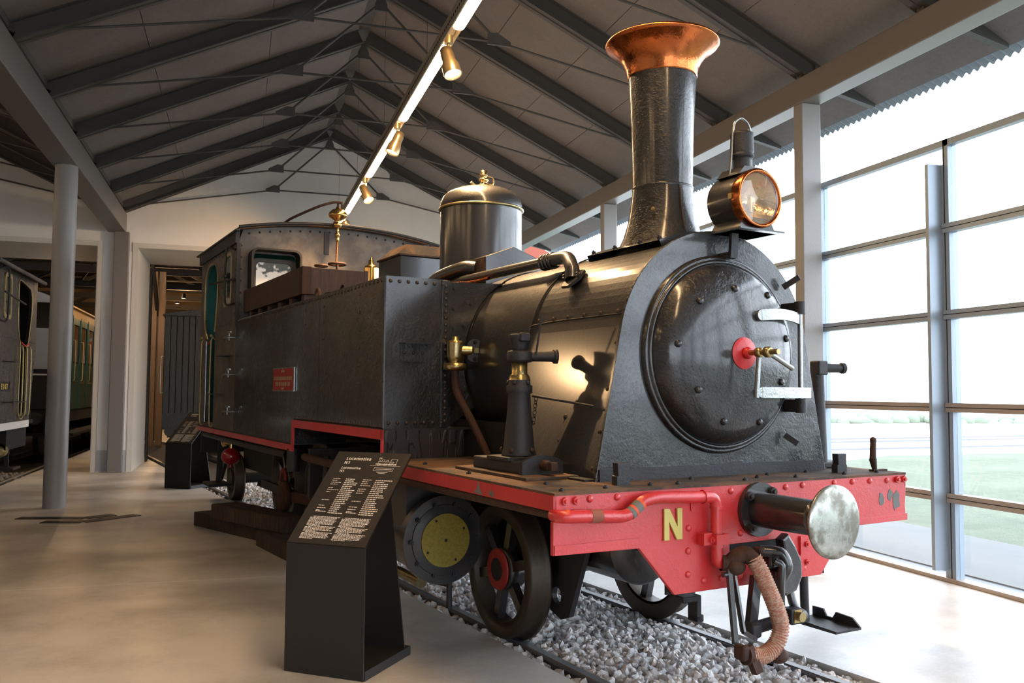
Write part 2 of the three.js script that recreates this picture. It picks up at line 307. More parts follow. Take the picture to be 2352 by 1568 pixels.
// roof deck of boards between the rafters, one roof per aisle
{
  const o = struct('ceiling', 'taupe board roof deck on dark steel trusses', 'ceiling');
  const cos = 1 / Math.hypot(1, SLOPE), ang = Math.atan(SLOPE);
  const strip = (xa, xb, ridge, z0, z1, mat, th = .03, lift = 0) => {          // a board between two x positions on a slope
    const xm = (xa + xb) / 2, s = xm > ridge ? -1 : 1, len = Math.abs(xb - xa) / cos;
    return new THREE.BoxGeometry(len, th, z1 - z0).rotateZ(s * ang).translate(xm - s * Math.sin(ang) * (th / 2 + lift), deckY(xm, ridge) + cos * (th / 2 + lift), (z0 + z1) / 2);
  };
  for (const [ridge, xs] of [[RIDGE, [-2.04, -1.0, .25, RIDGE]], [RIDGE, [RIDGE, 2.75, 3.55, 4.25, 5.70]], [RIDGE - 6.96, [-9.4, -7.9, -6.7, -5.52]], [RIDGE - 6.96, [-5.52, -4.2, -3.1, -2.04]]]) {
    for (let k = -1; k < NF; k++) {
      const z0 = k < 0 ? WALLZ : frameZ(k), z1 = Math.min(k < 0 ? Z0 : frameZ(k + 1), FRONTZ + .3);
      if (z1 - z0 < .2) continue;
      for (let q = 0; q < xs.length - 1; q++) part(o, 'deck_board', strip(xs[q] + .003, xs[q + 1] - .003, ridge, z0 + .003, z1 - .003), M.deck);
    }
    part(o, 'deck_back', strip(xs[0], xs.at(-1), ridge, WALLZ - .1, FRONTZ + .3, null, .02, .031), M.deckBack);
  }
  for (const r of [RIDGE, RIDGE - 6.96]) part(o, 'ridge_cap', box(r - .12, r + .12, RY + .165, RY + .30, WALLZ - .1, FRONTZ + .3), M.deckBack);
  part(o, 'valley_board', box(-2.12, -1.96, 4.45, 4.62, WALLZ - .1, FRONTZ + .3), M.deckBack);
  // corrugated sheet on the outer slope
  const p = [], idx = [], per = .082, zs = [], nx = 5;
  for (let z = WALLZ - .3; z <= FRONTZ + .4; z += per / 10) zs.push(z);
  zs.forEach((z) => { for (let i = 0; i < nx; i++) { const x = RIDGE + (5.87 - RIDGE) * (i / (nx - 1)); p.push(x, deckY(x) + .082 + .015 * Math.sin((z / per) * 2 * PI), z); } });
  for (let j = 0; j < zs.length - 1; j++) for (let i = 0; i < nx - 1; i++) { const a = j * nx + i; idx.push(a, a + nx, a + 1, a + 1, a + nx, a + nx + 1); }
  const g = new THREE.BufferGeometry(); g.setAttribute('position', new THREE.Float32BufferAttribute(p, 3)); g.setIndex(idx); g.computeVertexNormals();
  part(o, 'corrugated_sheet', g, std({ color: 0x8e959c, roughness: .5, metalness: .3, side: THREE.DoubleSide }));
}

// steel trusses: I-section rafters, tie rods, gussets
function iBeam(x0, y0, x1, y1, h = .2, w = .095) {      // bottom edge from (x0,y0) to (x1,y1), upright web
  const L = Math.hypot(x1 - x0, y1 - y0), a = Math.atan2(y1 - y0, x1 - x0), gs = [];
  for (const [yy, hh, ww] of [[.006, .012, w * 1.45], [h / 2, h, .012], [h - .006, .012, w]]) gs.push(uvm(new THREE.BoxGeometry(L, hh, ww).translate(L / 2, yy * Math.cos(a) * 1.0 + 0, 0)));
  return gs.map((g) => g.rotateZ(a).translate(x0, y0, 0));
}
function makeTruss(ridge, tail, left) {
  const t = new THREE.Group();
  const yr = (x) => RY - SLOPE * Math.abs(x - ridge) - .0;
  part(t, 'rafter', iBeam(ridge - left, yr(ridge - left), ridge, RY), M.steelDark);
  const tl = ridge + Math.min(tail, 3.58);
  part(t, 'rafter', iBeam(ridge, RY, tl, yr(tl)), M.steelDark);
  if (tail > 3.6) part(t, 'rafter_tail', ext([[tl, yr(tl)], [tl, yr(tl) + .2], [ridge + tail, yr(ridge + tail) + .2], [ridge + tail, yr(ridge + tail) + .17]], -.03, .03), M.steelDark);
  const gl = [ridge - .955, 4.905], gr = [ridge + .955, 4.905], top = [ridge, 5.83];
  const rod = (a, b, r = .013) => cyl([a[0], a[1], 0], [b[0], b[1], 0], r, r, 8);
  part(t, 'tie_rod', rod([ridge - 3.06, yr(ridge - 3.06) + .02], gl), M.steelDark);
  part(t, 'tie_rod', rod(gl, gr), M.steelDark);
  part(t, 'tie_rod', rod(gr, [ridge + 3.06, yr(ridge + 3.06) + .02]), M.steelDark);
  part(t, 'strut_rod', rod(gl, top, .015), M.steelDark);
  part(t, 'strut_rod', rod(gr, top, .015), M.steelDark);
  for (const [g, s] of [[gl, 1], [gr, -1]]) part(t, 'gusset', ext([[-.14 * s, -.035], [.1 * s, -.035], [.1 * s, .08], [.0, .09], [-.14 * s, .01]].map(([x, y]) => [g[0] + x, g[1] + y]), -.012, .012), M.steelDark);
  part(t, 'gusset', ext([[-.075, -.1], [.075, -.1], [.07, -.02], [.015, .1], [-.015, .1], [-.07, -.02]].map(([x, y]) => [top[0] + x, top[1] + y]), -.012, .012), M.steelDark);
  return t;
}
const trussA = makeTruss(RIDGE, 4.24, 3.40), trussB = makeTruss(RIDGE - 6.96, 3.52, 3.85);
for (let k = 0; k < NF; k++) {
  for (const [src, main] of [[trussA, true], [trussB, false]]) {
    if (!main && k > 9) continue;
    const t = src.clone(); t.name = numbered('roof_truss'); t.position.z = frameZ(k) + (k === 0 ? .02 : 0); scene.add(t);
    tag(t, main ? `dark steel roof truss over the locomotive, ${ORD[k]} from the pale end wall` : `dark steel roof truss over the left aisle, ${ORD[k]} from the pale end wall`, 'roof truss', main ? 'trusses over the locomotive' : 'trusses over the left aisle');
  }
}

// longitudinal beams on columns
{
  const b1 = thing('steel_beam', 'brown-grey box beam along the glazed side under the rafters', 'beam');
  part(b1, 'box_section', rbox(4.80, 5.0, 4.022, 4.26, WALLZ - .02, FRONTZ, .012), M.beam);
  for (let k = 0; k < NF; k++) part(b1, 'stub', box(4.86, 4.95, 4.26, 4.36, frameZ(k) - .035, frameZ(k) + .035), M.steelDark);
  const b2 = thing('steel_beam', 'taupe box beam on round columns between the two aisles', 'beam');
  part(b2, 'box_section', rbox(-2.185, -1.90, 4.012, 4.335, WALLZ + .003, FRONTZ, .012), M.beam);
  const rc = [['steel_column', 'tall pale box column between the smokebox and the glazing', -6.75], ['steel_column', 'pale box column behind the chimney', -11.28], ['steel_column', 'pale box column by the end wall on the glazed side', -15.83], ['steel_column', 'pale box column on the glazed side beside the viewer', -2.2], ['steel_column', 'pale box column on the glazed side behind the viewer', 2.35]];
  for (const [n, l, z] of rc) { const c = thing(n, l, 'column', [4.9, 0, z], 0, 'columns of the glazed side'); part(c, 'shaft', rbox(-.1, .1, 0, 4.022, -.065, .065, .01), M.column); }
  const c1 = thing('round_column', 'round grey steel column in front of the passage on the left', 'column', [-2.03, 0, -11.38]);
  part(c1, 'shaft', cyl([0, 0, 0], [0, 4.012, 0], .125, .125, 40), M.column);
  for (const [z, l] of [[-6.8, 'round grey steel column left of the viewer'], [-2.2, 'round grey steel column close to the viewer on the left'], [2.35, 'round grey steel column behind the viewer']]) { const c = thing('round_column', l, 'column', [-2.03, 0, z]); part(c, 'shaft', cyl([0, 0, 0], [0, 4.012, 0], .125, .125, 40), M.column); }
  const c2 = thing('steel_column', 'flat grey column against the end wall between the passages', 'column', [-1.955, 0, WALLZ]);
  part(c2, 'shaft', rbox(-.115, .115, 0, 4.012, 0, .13, .01), M.beam);
}

// glazed side wall: mullions, transoms, panes
{
  const o = struct('window_1', 'large glazed wall of square panes with grey metal bars', 'window');
  const ys = [.03, .62, 1.29, 1.985, 2.64, 3.29], zs = [];
  for (let z = -6.85 - 6 * BAY; z < FRONTZ; z += BAY) zs.push(z);
  part(o, 'sill', rbox(GLX - .05, GLX + .06, 0, .03, WALLZ, FRONTZ, .005), M.aluWarm);
  zs.forEach((z) => {
    part(o, 'mullion', [box(GLX - .03, GLX + .05, .03, 3.32, z + .02, z + .07), box(GLX - .155, GLX - .03, .09, 3.13, z - .028, z + .004), box(GLX - .03, GLX + .02, .03, 3.13, z - .028, z + .02)], M.alu);
    part(o, 'mullion_gasket', box(GLX - .032, GLX - .029, .03, 3.29, z + .026, z + .034), M.gap);
  });
  for (let i = 0; i < zs.length - 1; i++) {
    const a = zs[i] + .07, b = zs[i + 1] - .0;
    for (let r = 0; r < 5; r++) {
      const y0 = ys[r] + (r ? .034 : 0), y1 = ys[r + 1] - (r < 4 ? .034 : .02);
      part(o, 'pane', box(GLX + .005, GLX + .011, y0, y1, a, b), M.glass);
      if (r < 4) { const y = ys[r + 1]; part(o, 'transom', [box(GLX - .045, GLX + .03, y + .003, y + .034, a - .06, b + .0), box(GLX - .045, GLX + .03, y - .034, y - .003, a - .06, b)], r > 1 ? M.alu : M.aluWarm); part(o, 'transom_gap', box(GLX - .04, GLX + .02, y - .003, y + .003, a - .06, b), M.gap); }
    }
    part(o, 'top_rail', box(GLX - .03, GLX + .03, 3.27, 3.32, a - .05, b + .02), M.alu);
  }
}

// lamps: a hanging trunking with tubes and spots
function spotLamp(x, y, z, tx, ty, tz, label, group, power = SPOT_LIGHT, cone = .62) {
  const s = thing('spotlight', label, 'lamp', [x, y, z], 0, group);
  const d = V(tx - x, ty - y, tz - z).normalize();
  const P = (t) => [d.x * t, d.y * t - .15, d.z * t];
  part(s, 'adapter', cyl([0, .03, 0], [0, -.03, 0], .035, .035, 16), M.spot);
  part(s, 'stem', [cyl([0, -.03, 0], [0, -.10, 0], .01, .01, 8), ball(0, -.1, 0, .022)], M.spot);
  const h = part(s, 'lamp_head', [lathe([[.0, -.09], [.048, -.09], [.053, -.04], [.053, .02], [.07, .07], [.073, .15], [.066, .15], [.064, .125]], P(0), d.toArray(), 24)], M.spot);
  part(h, 'lens', lathe([[.0, .128], [.064, .128]], P(0), d.toArray(), 24), M.lampGlow);
  const l = new THREE.SpotLight(WARM, power, 0, cone, .7, 2); l.castShadow = true; l.shadow.radius = 5;
  const q = P(.17); l.position.set(x + q[0], y + q[1], z + q[2]); l.target.position.set(tx, ty, tz); scene.add(l, l.target);
}
function lightTrack(x, y, zFar, segs, which, near, level = 1) {
  const t = thing('light_track', `long perforated lamp trunking with glowing tubes ${which}`, 'lamp', [x, y, 0]);
  const w = .045;
  part(t, 'trunking', [box(-w, w, .03, .06, zFar, near), box(-w - .012, -w, -.06, .06, zFar, near), box(w + .006, w + .012, -.02, .06, zFar, near)], M.trunk);
  const holes = []; for (let z = zFar + .1; z < near; z += .06) holes.push(box(-w - .0135, -w - .011, -.012, .006, z, z + .03));
  part(t, 'slots', holes, M.gap, { kind: 'stuff' });
  for (const [a, b] of segs) {
    const m = part(t, 'tube', rbox(-.036, .06, -.06, .02, a, b, .036, 4), level < 1 ? M.tubeGlowDim : M.tubeGlow, { label: 'warm glowing tube' });
    const l = new THREE.RectAreaLight(WARM, TUBE_LIGHT * level, .07, b - a); l.position.set(x, y - .052, (a + b) / 2); l.rotation.x = -PI / 2; scene.add(l);
  }
  const wires = []; for (let z = zFar + .6; z < near; z += 2.4) wires.push(cyl([0, .06, z], [0, deckY(x, x > -2 ? RIDGE : RIDGE - 6.96) - y - .02, z], .0022, .0022, 6));
  part(t, 'hanging_wires', wires, M.wire);
}
lightTrack(1.49, 4.15, -15.2, [[-1.9, .1], [-4.2, -2.2], [-6.3, -4.4], [-8.66, -6.8], [-11.1, -9.12], [-13.55, -11.62], [-15.1, -14.1]].map(([a, b]) => [a, b]), 'above the locomotive', .4);
spotLamp(1.49, 4.12, -6.55, 2.0, 1.4, -5.6, 'brass-toned spotlight nearest the viewer under the lamp track', 'spotlights on the lamp track');
spotLamp(1.49, 4.12, -8.9, .2, .9, -8.6, 'second brass-toned spotlight under the lamp track', 'spotlights on the lamp track');
spotLamp(1.49, 4.12, -11.36, 2.6, .9, -9.6, 'third brass-toned spotlight under the lamp track', 'spotlights on the lamp track');
spotLamp(1.49, 4.12, -13.8, -.9, 2.4, -15.9, 'farthest brass-toned spotlight, behind the whistle', 'spotlights on the lamp track', 18, .9);
lightTrack(-5.5, 4.15, -15.2, [[-1.2, .8], [-3.8, -1.9], [-6.3, -4.4], [-8.66, -6.8], [-11.1, -9.12], [-13.55, -11.62]], 'over the left aisle', 1.1, .45);
lightTrack(-3.0, 4.15, -2.9, [[-2.7, -.9]], 'left of the viewer', -.7, .7);
spotLamp(-5.5, 4.12, -11.36, 1.62, 1.35, -4.2, 'spotlight under the lamp track of the left aisle', 'spotlights of the left aisle', 15, .15);

// ---------------------------------------------------------------- outside
{
  const g = struct('ground_outside', 'pale paving and lawn outside the glazed wall', 'ground');
  part(g, 'gutter', box(GLX + .06, GLX + .5, -.4, -.06, -60, 30), M.gutter);
  part(g, 'paving_strip', box(GLX + .5, 7.15, -.4, -.05, -60, 30), M.concreteOut);
  part(g, 'paving', box(7.15, 90, -.5, -.09, -110, 40), M.pavement);
  const lw0 = part(g, 'lawn', ext([[7.15, -30], [60, -30], [60, 15.5], [19.4, 17.4], [14.5, 17.2], [10.5, 15], [7.15, 10.6]], -.09, -.06).rotateX(-PI / 2), M.grass);
  part(g, 'terrain', box(-120, 160, -.9, -.5, -160, 90), M.pavement);
  for (const [a, b] of [[[11, -22], [60, -26]], [[11, -23.4], [60, -27.4]], [[11, -19.2], [60, -23]]]) part(g, 'rail_line', bar([a[0], -.07, a[1]], [b[0], -.07, b[1]], .07, .06), M.railTop);
  const hd = [];
  for (let i = 0; i < 420; i++) { const x = 16 + i * .165; hd.push(sph(x, -.3 + rr(0, .42), -42 - rr(0, 2.5) + .16 * x, rr(.25, .5), rr(.2, .4), rr(.3, .5), 7, 5)); }
  const h = part(scene, 'hedge_row', hd, M.hedge, { kind: 'stuff' }); tag(h, 'pale green hedge row beyond the outdoor tracks', 'hedge');
  const p = part(scene, 'lamp_post', [cyl([35, -.5, -26], [35, 1.25, -26], .16, .16, 12)], M.whitePaint); tag(p, 'short white post in front of the hedge row', 'post');
}
// ================================================================ tracks and floor things
const inLoco = (o, p = [0, 0, 0]) => { const [x, z] = lw(p[0], p[2]); o.position.set(x, p[1], z); o.rotation.y = LROT; return o; };
function railGeo(x, z0, z1) {
  const prof = [[-.05, -.115], [.05, -.115], [.05, -.105], [.012, -.095], [.01, -.035], [.026, -.025], [.027, -.005], [.022, 0], [-.022, 0], [-.027, -.005], [-.026, -.025], [-.01, -.035], [-.012, -.095], [-.05, -.105]];
  return ext(prof.map(([a, b]) => [a + x, b]), z0, z1);
}
for (const [x, l] of [[-.51, 'worn steel rail on the near side of the gravel bed'], [.51, 'steel rail of the gravel bed on the glazed side']]) {
  const r = inLoco(part(scene, 'rail', railGeo(0, -21.6, 10.8), M.railTop), [x, 0, 0]); tag(r, l, 'rail', 'rails under the locomotive');
}
for (const [x, l] of [[-4.34, 'far rail of the left aisle track'], [-3.33, 'near rail of the left aisle track']]) tag(part(scene, 'rail', railGeo(x, -42.6, 7.6), M.railTop), l, 'rail', 'rails of the left aisle');
{
  const base = new THREE.IcosahedronGeometry(1, 0), p = base.attributes.position, seen = {};
  for (let i = 0; i < p.count; i++) { const k = [p.getX(i), p.getY(i), p.getZ(i)].map((v) => v.toFixed(2)).join(); seen[k] ??= rr(.72, 1.25); p.setXYZ(i, p.getX(i) * seen[k], p.getY(i) * seen[k] * .85, p.getZ(i) * seen[k]); }
  base.computeVertexNormals();
  function gravel(name, label, n, place, size, tones) {
    const m = new THREE.InstancedMesh(base, M.stone, n); m.name = numbered(name); m.castShadow = m.receiveShadow = true;
    const mt = new THREE.Matrix4(), q = new THREE.Quaternion(), e = new THREE.Euler(), c = new THREE.Color();
    for (let i = 0; i < n; i++) {
      const [x, y, z] = place(i), s = size * rr(.6, 1.35);
      q.setFromEuler(e.set(rr(0, 6.28), rr(0, 6.28), rr(0, 6.28)));
      mt.compose(V(x, y, z), q, V(s * rr(.8, 1.25), s * rr(.7, 1), s)); m.setMatrixAt(i, mt);
      const t = tones[Math.floor(rnd() * tones.length)], b = rr(.8, 1.15); m.setColorAt(i, c.setRGB(t[0] * b, t[1] * b, t[2] * b));
    }
    m.userData = { label, category: 'gravel', kind: 'stuff' }; scene.add(m);
  }
  const spot = (z0, z1) => { for (;;) { const x = rr(-.615, .645), z = rr(z0, z1); if (Math.abs(Math.abs(x) - .51) < .04) continue; const [wx, wz] = lw(x, z); return [wx, x, wz]; } };
  const tones = [[.68, .67, .66], [.6, .58, .57], [.76, .74, .73], [.7, .62, .58], [.54, .54, .55]];
  gravel('gravel_bed', 'loose grey gravel filling the track pit under the locomotive', 26000, () => { const near = rnd() < .72, [x, lx, z] = near ? spot(-3.6, 3.4) : spot(-11, -3.6); const edge = Math.abs(lx) > .51 ? -.012 : 0; return [x, rr(-.062, -.012) + edge, z]; }, .0225, tones);
  gravel('gravel_bed', 'dark gravel between the rails of the left aisle', 7000, () => { for (;;) { const x = rr(-4.45, -3.22), z = rr(-16.5, -7); if (Math.abs(Math.abs(x + 3.835) - .505) < .05) continue; return [x, rr(-.09, -.03), z]; } }, .026, [[.2, .19, .18], [.14, .135, .13], [.26, .24, .22]]);
  const fill = thing('gravel_fill', 'packed gravel below the loose stones under the locomotive', 'gravel'); fill.userData.kind = 'stuff';
  const f1 = part(fill, 'fill', [box(-.62, -.565, -.27, -.05, -21.7, 10.9), box(-.455, .455, -.27, -.05, -21.7, 10.9), box(.565, .65, -.27, -.05, -21.7, 10.9)], M.bed); f1.position.set(LPOS[0], 0, LPOS[2]); f1.rotation.y = LROT;
  const fill2 = thing('gravel_fill', 'packed dark gravel between the left aisle rails', 'gravel'); fill2.userData.kind = 'stuff';
  part(fill2, 'fill', [box(-4.46, -4.395, -.27, -.075, -43, 7.8), box(-4.285, -3.385, -.27, -.075, -43, 7.8), box(-3.275, -3.21, -.27, -.075, -43, 7.8)], M.dark);
}

// information stands of folded black sheet
function panelTexture(title) {
  const W = 742, H = 1024, c = document.createElement('canvas'); c.width = W; c.height = H; const g = c.getContext('2d');
  g.fillStyle = '#37332f'; g.fillRect(0, 0, W, H); g.fillStyle = '#f1ece4'; g.strokeStyle = '#f1ece4';
  if (title) { g.font = 'bold 46px sans-serif'; g.fillText('Locomotiva', 118, 98); g.fillText('N1', 118, 146); g.font = 'bold 36px sans-serif'; g.fillText('Locomotive', 118, 206); g.fillText('N1', 118, 244); }
  else { g.fillRect(118, 66, 250, 24); g.fillRect(118, 120, 180, 20); }
  // small side elevation and plan of the engine in white line
  g.lineWidth = 3; const ox = 430, oy = 60;
  g.beginPath(); g.moveTo(ox - 40, oy + 92); g.lineTo(ox + 265, oy + 92); g.stroke();
  g.strokeRect(ox + 30, oy + 46, 150, 26); g.strokeRect(ox + 150, oy + 14, 60, 58); g.strokeRect(ox + 60, oy + 22, 24, 24); g.strokeRect(ox + 104, oy + 26, 20, 20); g.strokeRect(ox + 28, oy + 4, 14, 42); g.fillRect(ox + 20, oy, 30, 6); g.fillRect(ox + 10, oy + 70, 210, 8);
  for (const [x, r] of [[46, 12], [108, 16], [160, 16], [205, 11]]) { g.beginPath(); g.arc(ox + x, oy + 90 - r, r, 0, 7); g.stroke(); }
  g.strokeRect(ox + 20, oy + 118, 190, 34); g.fillRect(ox + 36, oy + 132, 160, 5); g.fillRect(ox + 60, oy + 166, 110, 5); g.fillRect(ox + 80, oy + 180, 70, 4);
  const keep = seedState; seedState = title ? 77 : 78;
  const line = (x, y, w, h) => { let u = x; while (u < x + w) { const k = rr(10, 34); g.fillRect(u, y, Math.min(k, x + w - u), h); u += k + 5; } };
  for (const [cx, cw] of [[100, 115], [400, 115]]) for (const y of [318, 340, 362, 384, 424, 446, 470, 560, 622, 648, 674, 686]) line(cx, y, cw * rr(.35, 1), 7);
  for (const [cx, cw] of [[228, 150], [526, 165]]) for (let y = 318; y < 700; y += 21) line(cx, y, cw * rr(.5, 1), 9);
  for (const cx of [88, 398]) { let y = 742; for (let i = 0; i < 19; i++) { const last = i === 7 || i === 12 || i === 18; line(cx + (i === 0 || i === 8 || i === 13 ? 26 : 0), y, last ? 130 : rr(240, 272), 7.5); y += 12.6; } }
  seedState = keep;
  const t = new THREE.CanvasTexture(c); t.colorSpace = THREE.SRGBColorSpace; return t;
}
function infoStand(label, pos, turn, title) {
  const s = thing('information_stand', label, 'sign stand', pos, turn, 'information stands'), w = .224, t = .008;
  // profile: depth d runs along -z, front face at z = 0
  part(s, 'front_panel', rbox(-w, w, 0, .627, -t, 0, .002, 1), M.standBlack);
  part(s, 'back_panel', bar([0, .044, -.42], [0, .84, -.245], 2 * w, t), M.standBlack);
  part(s, 'base', rbox(-w - .006, w + .006, 0, .046, -.478, -t, .003, 1), M.standBlack);
  const a = [0, .627, 0], b = [0, 1.048, -.47], L = Math.hypot(.421, .47);
  const pl = part(s, 'reading_panel', bar([0, .627 - .004, -.002], [0, 1.048 - .004, -.472], 2 * w, t), M.standBlack);
  const g = new THREE.PlaneGeometry(2 * w - .004, L - .004).rotateX(-Math.atan2(.47, .421)).translate(0, (.627 + 1.048) / 2 + .0025, -.2345);
  part(pl, 'printed_face', g, std({ map: panelTexture(title), roughness: .45 }), { keepUV: true, label: 'printed face with white lettering' });
}
const mid = (a, b) => [(a[0] + b[0]) / 2, 0, (a[1] + b[1]) / 2];
infoStand('black sheet-metal information stand in front of the leading wheel', mid([.239, -4.545], [.592, -4.269]), -Math.atan2(.276, .353), true);
infoStand('black information stand standing beside the cab, near the passage', mid([-.974, -13.262], [-.64, -13.005]), -Math.atan2(.276, .353), false);

// stacked sleepers and the bent floor strips
{
  const mk = (label, p, w, h, d, turn) => { const o = thing('timber_sleeper', label, 'sleeper', p, turn, 'old timber sleepers beside the driving wheels'); part(o, 'beam', rbox(-w / 2, w / 2, 0, h, -d / 2, d / 2, .012), M.sleeper); };
  const q = (x, y, z) => { const [a, b] = lw(x, z); return [a, y, b]; };
  mk('dark timber sleeper lying lowest of the two stacked ones', q(-1.03, 0, -5.72), .27, .14, 1.5, LROT + .28);
  mk('dark timber sleeper on top of the stack by the driving wheel', q(-1.0, .14, -5.25), .27, .14, 1.3, LROT + .28);
  mk('rotting timber sleeper lying in front of the stack', q(-.93, 0, -4.35), .26, .14, 1.2, LROT + .05);
  const strip = (pts, label) => { const o = thing('floor_strip', label, 'floor strip', [0, 0, 0], 0, 'bent dark strips on the floor'); for (let i = 0; i < pts.length - 1; i++) part(o, 'bar', bar([pts[i][0], .004, pts[i][1]], [pts[i + 1][0], .004, pts[i + 1][1]], .15, .006), M.strip); };
  strip([[-2.22, -10.53], [-1.545, -10.36], [-1.295, -10.55]], 'bent dark strip on the floor, the one nearer the round column');
  strip([[-1.917, -10.165], [-1.525, -10.08], [-1.046, -10.48]], 'bent dark strip on the floor, the one nearer the viewer');
}
// ================================================================ the locomotive
const loco = inLoco(thing('steam_locomotive', 'black tank steam locomotive with red buffer beam and copper-capped chimney', 'locomotive'));
const XB = .07, YB = 1.58;
const LP = (name, geos, mat, opt) => part(loco, name, geos, mat, opt);
const arcPts = (cx, cy, r, a0, a1, n) => Array.from({ length: n + 1 }, (_, k) => { const a = a0 + (a1 - a0) * k / n; return [cx + r * Math.cos(a), cy + r * Math.sin(a)]; });
function apron(inset, n = 40) {                       // round top running out into straight flared sides
  const r = .622 - inset, bx = .758 - inset, by = .975, dx = bx, dy = by - YB, d = Math.hypot(dx, dy), a = Math.atan2(dy, dx) + Math.acos(r / d);
  return [[XB - bx, by], [XB + bx, by], ...arcPts(XB, YB, r, a, PI - a, n)];
}
// --- frame, running board, buffer beam
LP('main_frame', [box(-.43, -.40, .64, .93, -1.0, -.03), box(.40, .43, .64, .93, -1.0, -.03), box(-.43, -.40, .4, .93, -8.4, -1.0), box(.40, .43, .4, .93, -8.4, -1.0), box(-.43, .43, .55, .6, -2.4, -2.3), box(-.43, .43, .5, .9, -4.2, -4.15), box(-.43, .43, .5, .9, -6.9, -6.85), box(-.95, .95, .6, .93, -8.45, -8.38)], M.dark);
{
  const slot = [[-.15, .605], [.2, .60], [.2, .70], [-.15, .697]];
  const out = [[-1.1, .725], [-.665, .72], [-.47, .504], [.45, .504], [.535, .60], [.575, .722], [1.1, .727], [1.092, .80], [1.1, .88], [1.1, .963], [-1.1, .963], [-1.1, .902], [-1.0, .905], [-1.0, .862], [-1.1, .857]];
  const b = LP('buffer_beam', ext(out, -.022, 0, [slot], .002), M.red, { label: 'red buffer beam' });
  part(b, 'edge_strip', [box(-1.1, -.665, .725, .764, 0, .009)], M.red);
  part(b, 'edge_strip', [box(.575, 1.1, .727, .762, 0, .009)], M.red);
  for (const x of [-1.049, -.995, 1.026, 1.079]) part(b, 'nut', nut([x, .94, 0], [0, 0, 1], .017, .014), M.red);
  for (const [x, y] of [[-.924, .943], [-.784, .943], [-.14, .937], [.213, .938], [.327, .942], [.551, .943], [.685, .943], [.817, .941], [.95, .938], [-.393, .786], [-.395, .686], [-.397, .584], [-.307, .549], [-.202, .55], [-.081, .742], [-.087, .55], [.296, .599], [.33, .545], [.25, .545]]) part(b, 'rivet', rivet([x, y, 0], [0, 0, 1], .016), M.red);
  const chip = (x, y, r, s) => { const pts = []; for (let k = 0; k < 12; k++) { const a = k / 12 * 2 * PI, q = r * rr(.7, 1.15); pts.push([x + q * Math.cos(a) * .8, y + q * s * Math.sin(a)]); } return ext(pts, -.001, .0015); };
  part(b, 'paint_chip', chip(.905, .845, .03, 1.1), M.redChip); part(b, 'paint_chip', chip(.975, .862, .03, 1), M.redChip); part(b, 'paint_chip', chip(1.025, .835, .038, 1.5), M.redChip);
  part(b, 'backing', [box(-1.08, 1.08, .9, .95, -.12, -.022), box(-.5, .5, .5, .95, -.035, -.024)], M.dark);
}
LP('running_board', [box(-1.1, 1.1, .963, .974, -1.93, .004)], M.dust, { label: 'dusty brown footplate' });
LP('running_board', [box(-1.09, -.66, .955, .966, -7.9, -3.8), box(-1.09, 1.09, 1.145, 1.156, -3.82, -1.92), box(-.66, 1.09, .955, .966, -7.9, -3.8)], M.iron);
{ // red valance along the left side with its two steps
  const v = LP('valance', [box(-1.102, -1.088, .9, .963, -1.915, -.0)], M.red, { label: 'red side strip of the footplate' });
  part(v, 'valance_rise', [box(-1.102, -1.088, 1.092, 1.15, -3.80, -1.905), box(-1.102, -1.088, .963, 1.15, -1.925, -1.905)], M.red);
  part(v, 'valance_drop', [box(-1.102, -1.088, .93, 1.15, -3.845, -3.80), box(-1.102, -1.088, .905, .955, -7.87, -3.80)], M.red);
  part(v, 'paint_chip', [ext([[-.5, .905], [-.47, .93], [-.455, .962], [-.44, .925], [-.41, .905]].map(([z, y]) => [-z + 0, y]), -1.1035, -1.10).rotateY(PI / 2).translate(0, 0, -.2)], M.redChip);
  part(v, 'paint_chip', [ext([[.0, 0], [.05, .004], [.05, .02], [.02, .03]].map(([x, y]) => [x + .5, y + .906]), -1.1035, -1.10).rotateY(PI / 2)], M.redChip);
  LP('side_pipe', [tube([[-1.05, .885, -.03], [-1.06, .878, -1.5], [-1.06, .87, -3.0], [-1.06, .875, -3.6]], .03, 20)], M.rusty);
  LP('side_pipe', [tube([[-1.06, .86, -4.1], [-1.06, .855, -5.2], [-1.06, .87, -7.6]], .03, 20)], M.iron);
  LP('drop_pipe', [cyl([-1.06, .92, -3.92], [-1.06, .74, -3.92], .05, .05)], M.iron);
  LP('valance_far', [box(1.088, 1.102, .9, .963, -7.8, 0)], M.red);
}
LP('step_plate', [box(-1.085, -.55, .972, 1.145, -1.935, -1.918)], M.crack, { label: 'crackled black plate below the tank front' });

